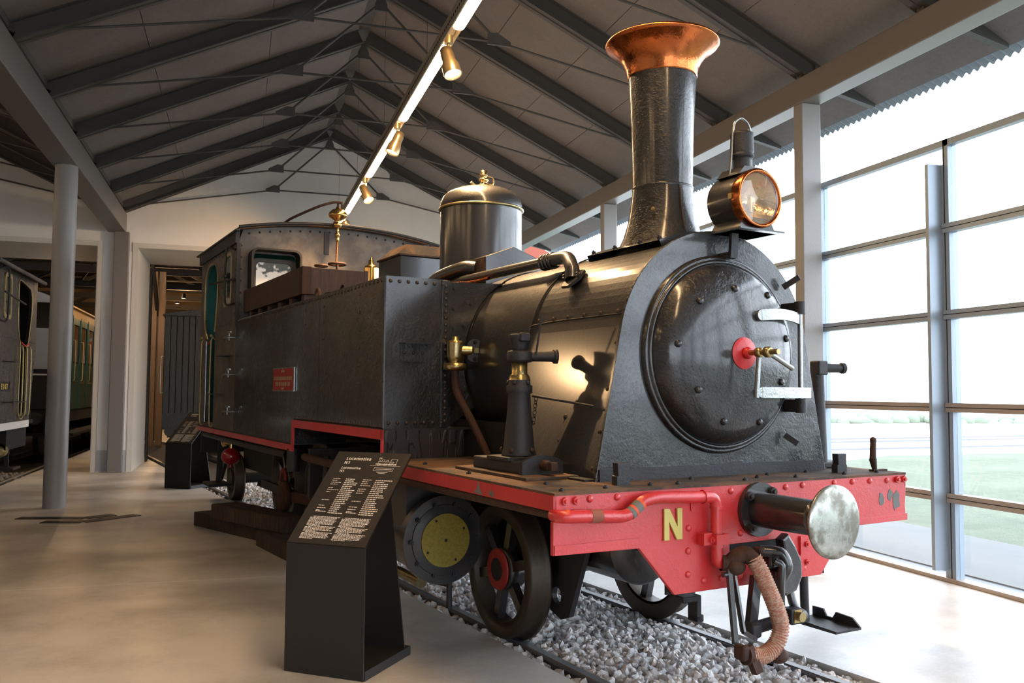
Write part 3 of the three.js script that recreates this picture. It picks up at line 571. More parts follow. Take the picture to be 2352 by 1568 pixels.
// --- smokebox, boiler
{
  const s = LP('smokebox', ext(apron(.016), -1.16, -.31), M.blackSmooth);
  // the lower side sheets overlap, with a row of bolts
  const bl = []; for (let k = 0; k < 6; k++) { const z = -.36 - k * .145; bl.push(rivet([XB - .582, 1.775, z], [-1, .3, 0], .011)); }
  for (const y of [1.62, 1.4, 1.2, 1.03]) bl.push(rivet([XB - .605 - (1.62 - y) * .23, y, -.345], [-1, .2, 0], .010));
  for (const g of bl) part(s, 'bolt', g, M.rusty);
  part(s, 'seam', [tube([[XB - .585, 1.76, -.32], [XB - .585, 1.76, -.9], [XB - .59, 1.75, -1.15]], .004, 12, 6)], M.dark);
  part(s, 'foot_angle', [box(XB - .80, XB - .74, .974, .984, -1.16, -.32), box(XB - .74, XB + .74, .974, 1.03, -.3, -.285)], M.iron);
  LP('front_plate', ext(apron(0), -.31, -.292, [], .002), M.black);
  const ringPts = arcPts(XB, YB, .612, PI * 1.08, PI * -.08, 40).map(([x, y]) => [x, y, -1.16]);
  LP('boiler_band', [tube(ringPts, .005, 60, 6)], M.dark);
  LP('boiler', [cyl([XB, YB, -5.95], [XB, YB, -1.15], .604, .604, 72)], M.blackSmooth);
  LP('boiler_band', [tube(arcPts(XB, YB, .608, PI * 1.08, PI * -.08, 40).map(([x, y]) => [x, y, -1.97]), .007, 60, 6)], M.dark);
  LP('boiler_cradle', [box(-.5, .62, .97, 1.2, -5.9, -1.2)], M.dark);
}
// --- smokebox door
{
  const d = LP('smokebox_door', [lathe([[0, .172], [.1, .169], [.2, .159], [.3, .14], [.37, .117], [.41, .095], [.435, .07], [.45, .042], [.458, .02]], [XB, YB, -.292], [0, 0, 1], 72)], M.black, { label: 'domed black smokebox door' });
  part(d, 'door_ring', [lathe([[.452, 0], [.452, .028], [.462, .036], [.472, .03], [.474, .018], [.48, .026], [.492, .022], [.498, .0]], [XB, YB, -.292], [0, 0, 1], 72)], M.black);
  for (let k = 0; k < 9; k++) { const a = .25 + k / 9 * 2 * PI, r = .345 + .03 * Math.sin(k * 2.1); part(d, 'rivet', rivet([XB + r * Math.cos(a), YB + r * Math.sin(a), -.292 + .122 + (.36 - r) * .4], [.4 * Math.cos(a), .4 * Math.sin(a), 1], .019), M.black); }
  part(d, 'hub_disc', [lathe([[0, .016], [.026, .016], [.03, .03], [.022, .045], [.015, .045], [.0, .045]], [XB, YB, -.125], [0, 0, 1], 32), lathe([[0, .004], [.076, 0], [.078, .006], [.03, .018], [0, .018]], [XB, YB, -.124], [0, 0, 1], 40)], M.redPlain, { label: 'red disc at the centre of the door' });
  part(d, 'spindle', [cyl([XB, YB, -.1], [XB, YB, .1], .013, .013, 14), lathe([[0, 0], [.018, 0], [.024, .012], [.024, .03], [.018, .042], [0, .042]], [XB, YB, -.045], [0, 0, 1], 20), lathe([[0, 0], [.018, 0], [.026, .01], [.026, .032], [.02, .04], [0, .04]], [XB, YB, .012], [0, 0, 1], 20)], M.brass);
  part(d, 'door_handle', [cyl([XB, YB - .01, -.024], [XB - .012, YB - .215, -.03], .011, .013, 14)], M.bright);
  part(d, 'door_handle', [cyl([XB + .01, YB - .005, .032], [XB + .165, YB - .075, .03], .011, .012, 14)], M.bright);
  // hinge straps, rod and brackets on the right
  const hx = .545;
  const strap = (y, rise, x1) => { const pts = [], n = 14; for (let k = 0; k <= n; k++) { const t = k / n, x = .185 + (x1 - .185) * t; pts.push([x, y + rise * Math.sin(t * PI) , -.12 - .085 * t * t]); } const gs = []; for (let k = 0; k < n; k++) gs.push(bar([pts[k][0], pts[k][1], pts[k][2]], [pts[k + 1][0] + .004, pts[k + 1][1], pts[k + 1][2]], .014, .054)); gs.push(cyl([.185, y, -.128], [.185, y, -.114], .027, .027, 20)); return gs; };
  part(d, 'hinge_strap', strap(1.772, .012, hx), M.bright, { label: 'upper bright steel hinge strap' });
  part(d, 'hinge_strap', strap(1.39, 0, hx + .07), M.bright, { label: 'lower bright steel hinge strap' });
  part(d, 'hinge_rod', [cyl([hx, 1.30, -.2], [hx, 1.85, -.2], .013, .013, 14)], M.bright);
  for (const [y0, y1] of [[1.80, 1.865], [1.285, 1.36]]) part(d, 'hinge_bracket', [cyl([hx, y0, -.2], [hx, y1, -.2], .028, .028, 16), box(hx - .03, hx + .02, y0 + .005, y1 - .005, -.295, -.2)], M.iron);
  part(d, 'door_clip', [bar([.50, 1.945, -.27], [.545, 1.995, -.2], .02, .03)], M.iron);
  part(d, 'door_clip', [bar([.50, 1.17, -.27], [.54, 1.125, -.22], .02, .03)], M.iron);
}
// --- chimney
{
  const cz = -.735;
  const c = LP('chimney', [lathe([[.27, 2.11], [.245, 2.17], [.215, 2.235], [.19, 2.32], [.176, 2.4], [.165, 2.5], [.1685, 2.503], [.1685, 2.512], [.163, 2.515], [.172, 2.85], [.188, 3.15]], [XB, 0, cz], [0, 1, 0], 56)], M.black);
  part(c, 'copper_cap', [lathe([[.189, 3.128], [.194, 3.135], [.198, 3.17], [.212, 3.21], [.238, 3.25], [.272, 3.282], [.302, 3.302], [.314, 3.312], [.316, 3.322], [.308, 3.33], [.296, 3.328], [.24, 3.29], [.17, 3.2]], [XB, 0, cz], [0, 1, 0], 64)], M.copper, { label: 'flared copper chimney cap' });
  part(c, 'flue', [lathe([[.17, 3.2], [.16, 2.4]], [XB, 0, cz], [0, 1, 0], 40), lathe([[.0, 3.385], [.16, 3.38], [.17, 3.37], [.165, 3.3], [.15, 3.1]], [XB, 0, cz], [0, 1, 0], 32)], M.rusty);
  // saddle flange following the barrel
  const g = new THREE.CylinderGeometry(.632, .632, .66, 30, 1, true, -.5, 1.0).rotateX(PI / 2);
  const fl = new THREE.CylinderGeometry(.640, .640, .64, 30, 1, false, PI - .46, .92).rotateX(PI / 2).translate(XB, YB, cz);
  part(c, 'saddle_flange', [fl], M.blackSmooth);
  for (const [a, z] of [[.4, -.3], [.4, -.1], [.4, .12], [.4, .28], [-.4, -.3], [-.4, 0], [-.4, .28]]) part(c, 'bolt', nut([XB - .638 * Math.sin(a), YB + .638 * Math.cos(a), cz + z], [-Math.sin(a), Math.cos(a), 0], .013, .013), M.iron);
  part(c, 'bolt', nut([XB - .16, 2.36, cz + .12], [-.8, .1, .5], .011, .01), M.brass);
  part(c, 'seam', [tube([[XB - .02, 2.25, cz + .212], [XB - .02, 2.33, cz + .19], [XB - .02, 2.5, cz + .165]], .004, 10, 6)], M.rusty);
}
// --- steam dome, sand box, casing
{
  const z = -2.9;
  const d = LP('steam_dome', [lathe([[.313, 2.05], [.313, 2.765]], [XB, 0, z], [0, 1, 0], 64)], M.blackSmooth);
  part(d, 'dome_cover', [lathe([[.318, 2.775], [.316, 2.81], [.30, 2.86], [.262, 2.9], [.2, 2.928], [.11, 2.945], [0, 2.95]], [XB, 0, z], [0, 1, 0], 64)], M.blackSmooth);
  part(d, 'dome_rim', [new THREE.TorusGeometry(.318, .011, 10, 72).rotateX(PI / 2).translate(XB, 2.77, z)], M.brass);
  part(d, 'safety_valve', [lathe([[.02, 2.94], [.022, 2.96], [.04, 2.965], [.04, 2.975], [.02, 2.985], [.03, 3.0], [.04, 3.012], [.03, 3.025], [.018, 3.03], [.03, 3.045], [.03, 3.055], [.022, 3.06], [.026, 3.085], [0, 3.085]], [XB + .02, 0, z], [0, 1, 0], 20), tube([[XB + .04, 2.99, z], [XB + .1, 2.985, z], [XB + .1, 3.04, z], [XB + .05, 3.045, z]], .006, 16, 8), bar([XB - .05, 2.955, z], [XB - .09, 2.985, z], .02, .014)], M.brassPol, { label: 'polished brass safety valve' });
  const sb = LP('sand_box', [rbox(-.2, .34, 2.1, 2.535, -4.36, -3.85, .012)], M.blackSmooth);
  const lid = new THREE.CylinderGeometry(.25, .395, .1, 4).rotateY(PI / 4).scale(1, 1, .95).translate(.07, 2.595, -4.105);
  part(sb, 'lid', [rbox(-.215, .355, 2.53, 2.55, -4.375, -3.835, .008), lid.toNonIndexed()], M.dust);
  part(sb, 'filler_cap', [cyl([.07, 2.64, -4.105], [.07, 2.665, -4.105], .09, .085, 24), bar([.12, 2.67, -4.1], [.17, 2.675, -4.1], .03, .02)], M.iron);
  const rc = LP('regulator_casing', [ext([[-.2, 2.1], [.34, 2.1], [.34, 2.27], [.22, 2.33], [.02, 2.40], [-.2, 2.315]], -2.75, -2.3, [], .004)], M.blackSmooth);
  part(rc, 'end_plate', [box(-.207, -.199, 2.16, 2.315, -2.74, -2.32)], M.dust);
  LP('steam_pipe', [tube([[-.205, 2.25, -2.45], [-.27, 2.255, -2.5], [-.36, 2.2, -2.72], [-.42, 2.08, -2.95], [-.45, 1.98, -3.1]], .05, 24, 14)], M.blackSmooth);
  LP('steam_pipe', [tube([[-.30, 2.12, -5.5], [-.30, 2.155, -3.0], [-.305, 2.15, -1.4], [-.31, 2.145, -1.28]], .033, 30, 14), tube([[-.31, 2.147, -1.32], [-.315, 2.15, -1.2], [-.34, 2.13, -1.06], [-.385, 2.06, -.95], [-.405, 1.99, -.92]], .04, 24, 14)], M.blackSmooth);
  for (const z2 of [-1.36, -1.325, -1.29, -1.255]) LP('pipe_coil', [new THREE.TorusGeometry(.043, .007, 8, 24).translate(-.308, 2.147, z2)], M.blackSmooth);
  const fl = LP('pipe_flange', [new THREE.CylinderGeometry(.085, .085, .016, 6).scale(1, 1, .7).applyQuaternion(quatTo(V(-.62, .7, .05))).translate(-.402, 1.995, -.91)], M.iron);
  for (const s of [-1, 1]) part(fl, 'bolt', nut([-.405, 2.0, -.91 + s * .065], [-.62, .7, 0], .014, .02), M.iron);
  LP('copper_pipe', [tube([[-.5, 2.10, -5.4], [-.52, 2.115, -3.6], [-.48, 2.125, -2.6], [-.40, 2.105, -2.15], [-.35, 2.12, -1.98]], .011, 40, 8)], M.copper);
}
// --- side tank
{
  const tk = LP('side_tank', [extX([[-1.942, 1.168], [-1.942, 2.068], [-5.958, 2.068], [-5.958, .967], [-3.832, .967], [-3.832, 1.168]], -1.09, -.66, [], .012)], M.black, { label: 'riveted black side tank' });
  LP('side_tank', [box(.8, 1.09, 1.156, 2.08, -5.97, -1.93)], M.black, { label: 'black side tank on the far side' });
  const F = -1.929, rv = [];
  for (let z = -1.97; z > -5.9; z -= .068) rv.push(rivet([-1.09, 2.055, z], [-1, .2, 0], .014));
  for (let x = -1.05; x < -.66; x += .058) { rv.push(rivet([x, 2.05, F], [0, 0, 1], .0125)); rv.push(rivet([x, 1.19, F], [0, 0, 1], .0125)); }
  for (let y = 1.2; y < 2.05; y += .04) { rv.push(rivet([-.682, y, -1.922], [0, 0, 1], .0125)); }
  for (let z = -2.0; z > -3.8; z -= .05) rv.push(rivet([-1.09, 1.18, z], [-1, 0, 0], .007));
  for (const z of [-2.35, -3.1, -3.55, -4.1, -4.7, -5.3]) for (let y = 1.3; y < 2.0; y += .115) rv.push(rivet([-1.09, y + .02 * Math.sin(z * 7), z], [-1, 0, 0], .0115));
  part(tk, 'rivets', rv, M.rivet, { kind: 'stuff' });
  part(tk, 'seam', [box(-1.0915, -1.089, 1.16, 2.07, -3.205, -3.199)], M.dark);
  part(tk, 'corner_angle', [rbox(-.71, -.655, 1.16, 2.075, -1.935, -1.922, .003)], M.black);
  // filler plate between tank and boiler with a round cut-out
  part(tk, 'filler_plate', [ext([[-.665, 1.15], [-.665, 2.07], [-.22, 2.085], ...arcPts(XB, YB, .615, PI * .68, PI * 1.16, 20)], -1.96, -1.94)], M.black);
  const rb = []; for (const [x, y] of [[-.62, 2.03], [-.62, 1.9], [-.62, 1.78], [-.50, 1.94], [-.55, 1.80], [-.62, 1.25]]) rb.push(nut([x, y, -1.94], [0, 0, 1], .011, .01)); part(tk, 'plate_bolts', rb, M.iron);
  const br = part(tk, 'lamp_bracket', [box(-.985, -.815, 1.56, 1.67, F, F + .014), ext([[-.99, 0], [-.78, 0], [-.8, .06], [-.97, .06]], 0, .006).rotateX(PI / 2).translate(0, 1.675, F)], M.black);
  for (const x of [-.96, -.9, -.84]) part(br, 'bolt', rivet([x, 1.615, F + .014], [0, 0, 1], .011), M.iron);
  part(tk, 'filler_lid', [cyl([-.86, 2.08, -3.4], [-.86, 2.12, -3.4], .13, .13, 28), tube([[-.80, 2.09, -3.62], [-.80, 2.17, -3.60], [-.80, 2.2, -3.56]], .012, 10, 8)], M.iron);
  part(tk, 'lifting_eye', [new THREE.TorusGeometry(.05, .012, 8, 20).rotateY(PI / 2).translate(-.98, 2.12, -3.62)], M.dust);
  // works plate
  const pl = part(tk, 'works_plate', [rbox(-1.105, -1.09, 1.372, 1.567, -4.42, -3.795, .004)], M.bright);
  part(pl, 'red_field', [box(-1.1075, -1.104, 1.382, 1.557, -4.405, -3.81)], M.redDull, { label: 'red field of the works plate' });
  const em = []; const keep = seedState; seedState = 5;
  for (const [y, h, z0, z1] of [[1.535, .018, -4.15, -4.07], [1.478, .03, -4.37, -3.85], [1.432, .034, -4.32, -3.9], [1.398, .016, -4.15, -4.07]]) for (let z = z0; z < z1; z += .034) { const k = rr(.012, .024); em.push(box(-1.1095, -1.107, y - h / 2, y + h / 2, z, z + k)); }
  seedState = keep;
  part(pl, 'raised_lettering', em, M.brassPlate);
  for (const [y, z] of [[1.555, -4.41], [1.555, -3.805], [1.384, -4.41], [1.384, -3.805], [1.553, -4.11], [1.386, -4.11]]) part(pl, 'screw', rivet([-1.106, y, z], [-1, 0, 0], .008), M.bright);
  for (const y of [1.904, 1.533, 1.163]) part(tk, 'gauge_tap', [cyl([-1.09, y, -5.98], [-1.17, y, -5.98], .012, .012, 10), tube([[-1.16, y, -5.98], [-1.175, y, -6.06], [-1.175, y - .03, -6.1]], .010, 12, 8), cyl([-1.15, y - .03, -5.98], [-1.15, y + .05, -5.98], .009, .009, 8), cyl([-1.15, y + .05, -6.05], [-1.15, y + .05, -5.9], .009, .009, 8)], M.bright, { label: 'bright steel test tap' });
  part(tk, 'step_iron', [box(-1.2, -1.09, 1.72, 1.73, -6.35, -6.05)], M.iron); part(tk, 'step_iron', [box(-1.2, -1.09, 1.33, 1.34, -6.75, -6.45)], M.iron);
}
// brass check valve on the boiler side
{
  const v = LP('check_valve', [lathe([[.0, 1.72], [.022, 1.72], [.022, 1.70], [.045, 1.695], [.05, 1.68], [.05, 1.60], [.04, 1.57], [.025, 1.56], [.07, 1.555], [.072, 1.515], [.03, 1.51], [0, 1.51]], [-.655, 0, -1.84], [0, 1, 0], 28)], M.brass, { label: 'brass check valve' });
  part(v, 'valve_branch', [cyl([-.655, 1.635, -1.84], [-.56, 1.635, -1.80], .03, .03, 16)], M.brass);
  const f = ext(rrect(-.045, .045, -.07, .07, .04), -.01, .012).rotateY(-.5).translate(-.545, 1.635, -1.79);
  part(v, 'valve_flange', [f], M.iron);
  part(v, 'flange_nut', [box(-.565, -.535, 1.62, 1.65, -1.79, -1.755)], M.brass);
  for (const s of [-1, 1]) part(v, 'bolt', nut([-.55, 1.635 + s * .052, -1.785], [.3, 0, 1], .014, .014), M.iron);
  LP('feed_pipe', [tube([[-.655, 1.51, -1.84], [-.645, 1.38, -1.83], [-.58, 1.2, -1.75], [-.52, 1.0, -1.65]], .024, 24, 12)], M.rusty);
}
// --- cab
{
  const yTop = 2.86, zF = -5.97, zR = -7.87;
  const doorway = [[-7.0, 2.02], [-6.96, 2.15], [-6.9, 2.4], [-6.9, 2.6], [-6.96, 2.72], [-7.1, 2.79], [-7.4, 2.79], [-7.56, 2.68], [-7.6, 2.5], [-7.6, 2.2], [-7.5, 2.02], [-7.42, 1.95], [-7.42, 1.02], [-7.0, 1.02]];
  const side = LP('cab_side', [extX([[zF, .96], [zF, yTop], [zR, yTop], [zR + .02, .96]], -1.09, -1.075, [doorway, rrect(-6.56, -6.24, 2.27, 2.79, .05)], 0)], M.blackCab, { label: 'cab side with doorway and small window' });
  part(side, 'side_lining', [extX([[zF, .96], [zF, yTop], [zR, yTop], [zR + .02, .96]], -1.073, -1.066, [doorway, rrect(-6.56, -6.24, 2.27, 2.79, .05)], 0)], M.teal);
  part(side, 'window_frame', [extX(rrect(-6.58, -6.22, 2.25, 2.81, .06), -1.098, -1.088, [rrect(-6.545, -6.255, 2.285, 2.775, .045)])], M.brassPlate);
  part(side, 'pane', [box(-1.084, -1.080, 2.28, 2.78, -6.55, -6.25)], M.glass);
  const dw = doorway.slice(0, 12).map(([z, y]) => [-1.094, y, z]);
  part(side, 'doorway_bead', [tube(dw, .010, 60, 8)], M.brassPlate);
  for (const z of [-6.94, -7.48]) part(side, 'hand_rail', [tube([[-1.1, 1.0, z], [-1.14, 1.03, z], [-1.14, 1.9, z], [-1.1, 1.93, z]], .009, 30, 10), ball(-1.14, 1.97, z, .018)], M.brassPlate);
  part(side, 'hand_rail', [cyl([-1.13, 1.02, -7.25], [-1.13, 1.92, -7.25], .014, .014, 12)], M.bright);
  part(side, 'window_guard', [tube([[-1.1, 2.80, -6.03], [-1.17, 2.80, -6.12], [-1.17, 2.27, -6.13], [-1.1, 2.25, -6.03]], .011, 24, 8), cyl([-1.1, 2.5, -5.99], [-1.18, 2.53, -6.9], .011, .011, 8), ball(-1.17, 2.535, -6.13, .026)], M.iron);
  const rv = []; for (let y = 2.15; y < 2.85; y += .11) rv.push(rivet([-1.09, y, -6.02], [-1, 0, 0], .008), rivet([-1.09, y, -6.7], [-1, 0, 0], .008)); for (let z = -6.05; z > -7.85; z -= .12) rv.push(rivet([-1.09, 2.84, z], [-1, 0, 0], .008), rivet([-1.09, 2.06, Math.max(z, -6.9)], [-1, 0, 0], .008));
  part(side, 'rivets', rv, M.iron, { kind: 'stuff' });
  part(side, 'door_chain', [tube([[-1.1, 1.93, -7.44], [-1.12, 1.88, -7.3], [-1.1, 1.93, -7.1]], .009, 16, 6)], M.redPlain);
  // front plate with two windows
  const roofY = (x) => 3.115 - .105 * (x / 1.05) ** 2;
  const top = []; for (let k = 0; k <= 20; k++) { const x = 1.04 - 2.08 * k / 20; top.push([x, roofY(x) - .012]); }
  const fr = LP('cab_front', [ext([[-1.085, 2.0], [1.085, 2.0], [1.085, 2.86], ...top, [-1.085, 2.86]], zF - .012, zF, [rrect(-.955, -.49, 2.32, 2.77, .06), rrect(-.30, .42, 2.32, 2.60, .08)])], M.blackCab, { label: 'dusty cab front plate' });
  part(fr, 'front_lining', [ext([[-1.06, 2.0], [1.06, 2.0], [1.06, 2.86], ...top, [-1.06, 2.86]], zF - .02, zF - .013, [rrect(-.955, -.49, 2.32, 2.77, .06), rrect(-.30, .42, 2.32, 2.60, .08)])], M.teal);
  // the left window sits in a hood that stands forward
  part(fr, 'window_hood', [ext(rrect(-.985, -.475, 2.22, 2.81, .07), zF, zF + .16, [rrect(-.965, -.495, 2.24, 2.79, .06)])], M.dark);
  part(fr, 'window_frame', [ext(rrect(-.95, -.50, 2.2, 2.72, .06), zF + .0, zF + .03, [rrect(-.91, -.55, 2.24, 2.68, .05)])], M.iron);
  part(fr, 'pane', [box(-.93, -.53, 2.22, 2.70, zF + .012, zF + .018)], M.filmGlass);
  part(fr, 'window_frame', [ext(rrect(-.32, .44, 2.30, 2.62, .09), zF, zF + .02, [rrect(-.28, .40, 2.34, 2.58, .07)])], M.iron);
  part(fr, 'pane', [box(-.29, .41, 2.33, 2.59, zF + .004, zF + .009)], M.glass);
  const fv = []; for (let x = -.98; x < 1.0; x += .105) fv.push(rivet([x, roofY(x) - .055, zF], [0, 0, 1], .012)); for (let y = 2.12; y < 2.85; y += .12) fv.push(rivet([-1.055, y, zF], [0, 0, 1], .011));
  part(fr, 'rivets', fv, M.dark, { kind: 'stuff' });
  part(fr, 'bracket', [box(-.2, -.145, 2.82, 3.06, zF, zF + .012)], M.iron);
  LP('cab_front_edge', [box(-1.1, -1.06, 2.0, 2.86, zF - .0, zF + .012)], M.iron);
  // roof, rear, far side, interior
  const prof = []; for (let k = 0; k <= 24; k++) { const x = -1.1 + 2.2 * k / 24; prof.push([x, roofY(x) + .012]); }
  const under = [...prof].reverse().map(([x, y]) => [x, y - .024]);
  const rf = LP('cab_roof', [ext([...prof, ...under], zR - .16, zF + .09)], M.dust, { label: 'cab roof' });
  part(rf, 'roof_bead', [tube(prof.map(([x, y]) => [x, y, zF + .09]), .016, 50, 8)], M.iron);
  part(rf, 'gutter', [box(-1.13, -1.09, 2.972, 2.99, zR - .16, zF + .09), box(-1.115, -1.075, 2.86, 2.99, zR - .04, zF + .01)], M.iron);
  part(rf, 'roof_vent', [cyl([-.28, 3.1, -6.4], [-.28, 3.2, -6.4], .055, .055, 16)], M.dust);
  LP('cab_rear', [ext([[-1.085, .96], [1.085, .96], [1.085, 2.86], ...top, [-1.085, 2.86]], zR, zR + .014, [rrect(-.8, -.2, 2.2, 2.75, .28), rrect(.2, .8, 2.2, 2.75, .28)])], M.teal);
  LP('cab_far_side', [box(1.075, 1.09, .96, 2.86, zR, zF)], M.teal);
  LP('cab_floor', [box(-1.07, 1.07, .93, .96, zR, zF)], M.dark);
  LP('brake_column', [cyl([-.86, .96, -7.15], [-.86, 1.95, -7.15], .03, .03, 12), bar([-.95, 2.17, -7.45], [-.86, 2.13, -7.25], .03, .03), bar([-.86, 2.13, -7.25], [-.86, 1.9, -7.1], .03, .03)], M.blackSmooth);
  LP('firebox_back', [box(-.5, .64, .96, 2.2, -6.5, -5.98)], M.blackSmooth);
}
// whistle and lubricator
{
  const x = -.10, z = -5.83;
  const w = LP('whistle', [lathe([[0, 2.94], [.02, 2.94], [.02, 2.99], [.014, 2.995], [.028, 3.0], [.03, 3.03], [.014, 3.04], [.014, 3.09], [.045, 3.095], [.05, 3.14], [.02, 3.15], [.05, 3.175], [.095, 3.205], [.1, 3.225], [.09, 3.25], [.06, 3.28], [.025, 3.292], [.022, 3.31], [0, 3.312]], [x, 0, z], [0, 1, 0], 32)], M.brassPol, { label: 'polished brass whistle' });
  part(w, 'whistle_pipe', [cyl([x, 2.95, z], [x - .01, 2.70, z], .010, .010, 10)], M.copper);
  part(w, 'whistle_lever', [tube([[x + .03, 3.36, z], [x - .05, 3.355, z], [x - .2, 3.3, z - .03], [x - .42, 3.19, z - .25], [x - .5, 3.12, z - .4]], .014, 30, 8), cyl([x, 3.3, z], [x, 3.36, z], .012, .012, 8), bar([x + .04, 3.24, z], [x + .04, 3.37, z], .016, .016)], M.rusty);
  part(w, 'hand_wheel', [new THREE.TorusGeometry(.085, .014, 8, 28).rotateX(PI / 2).translate(x - .03, 2.69, z + .1), cyl([x - .03, 2.6, z + .1], [x - .03, 2.7, z + .1], .016, .016, 8), bar([x - .11, 2.69, z + .1], [x + .05, 2.69, z + .1], .018, .014)], M.rusty);
  part(w, 'hand_wheel', [new THREE.TorusGeometry(.06, .013, 8, 24).rotateX(PI / 2).translate(x - .2, 2.66, z + .1), bar([x - .26, 2.66, z + .1], [x - .14, 2.66, z + .1], .016, .014)], M.rusty);
  LP('lubricator', [lathe([[0, 2.2], [.068, 2.2], [.072, 2.33], [.072, 2.565], [.06, 2.59], [.03, 2.605], [.026, 2.645], [.012, 2.65], [.01, 2.675], [0, 2.675]], [-.03, 0, -5.0], [0, 1, 0], 28)], M.brassPol, { label: 'polished brass lubricator' });
}
// --- cylinders, wheels, motion
function wheel(name, x, y, z, R, spokes, hubMat, sgn) {
  const w = LP(name, [lathe([[R - .085, -.055], [R - .085, .05], [R - .03, .055], [R, .05], [R, -.03], [R + .022, -.04], [R + .022, -.062], [R - .07, -.06]], [x, y, z], [sgn, 0, 0], 64)], M.tread);
  const sp = []; for (let k = 0; k < spokes; k++) { const a = k / spokes * 2 * PI + .25; sp.push(bar([x, y + .07 * Math.sin(a), z + .07 * Math.cos(a)], [x, y + (R - .07) * Math.sin(a), z + (R - .07) * Math.cos(a)], .045, .055)); }
  part(w, 'spokes', sp, M.blackSmooth);
  part(w, 'hub', [lathe([[0, -.07], [.11, -.07], [.12, .0], [.115, .045], [.0, .05]], [x, y, z], [sgn, 0, 0], 32)], M.blackSmooth);
  part(w, 'hub_ring', [lathe([[.055, .05], [.06, .064], [.112, .064], [.116, .05]], [x, y, z], [sgn, 0, 0], 36)], hubMat);
  return w;
}
const rl = .378;
for (const s of [-1, 1]) wheel('leading_wheel', s * .535, rl, -1.39, rl, 6, M.redDull, s);
for (const s of [-1, 1]) for (const z of [-4.72, -5.93]) wheel('driving_wheel', s * .535, .476, z, .476, 10, M.redDull, s);
for (const s of [-1, 1]) wheel('trailing_wheel', s * .535, .27, -8.35, .27, 6, M.dark, s);
for (const [z, y] of [[-1.39, rl], [-4.72, .476], [-5.93, .476], [-8.35, .27]]) LP('axle', [cyl([-.6, y, z], [.6, y, z], .065, .065, 16)], M.dark);
for (const s of [-1, 1]) {
  const x = s * .815, y = .525, zf = -1.66;
  const c = LP('cylinder', [cyl([x, y, zf - .75], [x, y, zf], .215, .215, 40), cyl([x, y, zf - .03], [x, y, zf + .035], .255, .255, 44)], M.blackSmooth, { label: 'black steam cylinder' });
  part(c, 'cylinder_cover', [lathe([[0, 0], [.2, 0], [.205, -.012], [.15, .004], [0, .004]], [x, y, zf + .045], [0, 0, 1], 44)], M.blackSmooth);
  if (s < 0) {
    const d = part(c, 'brass_disc', [cyl([x, y, zf + .048], [x, y, zf + .056], .153, .153, 48)], M.discBrass, { label: 'round brass cover plate' });
    for (let k = 0; k < 4; k++) { const a = .5 + k * PI / 2; part(d, 'screw_hole', [cyl([x + .13 * Math.cos(a), y + .13 * Math.sin(a), zf + .0565], [x + .13 * Math.cos(a), y + .13 * Math.sin(a), zf + .0575], .008, .008, 10)], M.dark); }
    part(d, 'screw_hole', [cyl([x, y, zf + .0565], [x, y, zf + .0575], .01, .01, 10)], M.dark);
    for (let k = 0; k < 10; k++) { const a = k / 10 * 2 * PI; part(c, 'bolt', nut([x + .21 * Math.cos(a), y + .21 * Math.sin(a), zf + .036], [0, 0, 1], .016, .014), M.iron); }
  }
  part(c, 'steam_chest', [extX([[zf - .7, .6], [zf - .05, .6], [zf - .05, .92], [zf - .7, .92]], s < 0 ? -1.02 : .6, s < 0 ? -.6 : 1.02)], M.blackSmooth);
  if (s > 0) continue;
  LP('piston_rod', [cyl([x, y, -3.2], [x, y, zf - .7], .03, .03, 12)], M.bright);
  LP('slide_bar', [box(x - .05, x + .05, y + .08, y + .12, -3.6, -2.45), box(x - .05, x + .05, y - .12, y - .08, -3.6, -2.45)], M.iron);
  LP('crosshead', [rbox(x - .06, x + .06, y - .09, y + .09, -3.25, -3.05, .02)], M.iron);
  LP('connecting_rod', [bar([x + .02, y, -3.15], [x + .02, .42, -4.95], .04, .09)], M.rusty);
  LP('coupling_rod', [bar([x + .08, .42, -4.95], [x + .08, .42, -6.15], .04, .08)], M.iron);
  LP('crank', [lathe([[0, -.03], [.13, -.03], [.14, -.015], [.14, .015], [.12, .04], [.05, .045], [0, .05]], [x - .02, .42, -4.97], [-1, 0, 0], 32)], M.rusty);
  LP('drain_pipe', [tube([[-.78, .2, -2.75], [-.78, .205, -2.4], [-.78, .205, -2.05]], .032, 12, 12), cyl([-.78, .205, -2.07], [-.78, .205, -2.02], .038, .038, 8)], M.brass, { label: 'weathered brass drain pipe' });
  LP('drain_cock', [cyl([-.72, .3, -1.75], [-.72, .1, -1.75], .018, .018, 8), bar([-.72, .2, -2.02], [-.70, .22, -1.75], .012, .012)], M.iron);
}
LP('motion_bracket', [box(-1.0, -.45, .55, .93, -3.72, -3.66), cyl([-.98, .9, -3.3], [-.98, .55, -3.35], .025, .025, 10), bar([-.9, .9, -2.9], [-.9, .6, -3.0], .05, .03)], M.iron);
LP('axle_guard', [extX([[-1.08, .2], [-.98, .17], [-.9, .2], [-.72, .62], [-.9, .62], [-1.2, .6], [-1.2, .3]], -.43, -.40, [arcPts(-1.02, .29, .045, 0, 2 * PI, 12).slice(0, -1)]), bar([-.41, .5, -.95], [-.30, .48, -.72], .03, .03)], M.iron);
LP('axle_guard', [extX([[-1.5, .25], [-1.3, .25], [-1.2, .62], [-1.6, .62]], .40, .43)], M.iron);
LP('air_reservoir', [cyl([-.18, .60, -1.25], [-.18, .60, -.6], .2, .2, 40), lathe([[.2, 0], [.185, .03], [.12, .055], [0, .065]], [-.18, .60, -.6], [0, 0, 1], 40)], M.blackSmooth);
LP('air_reservoir', [cyl([-.40, .68, -1.1], [-.05, .68, -1.1], .2, .2, 36)], M.blackSmooth);
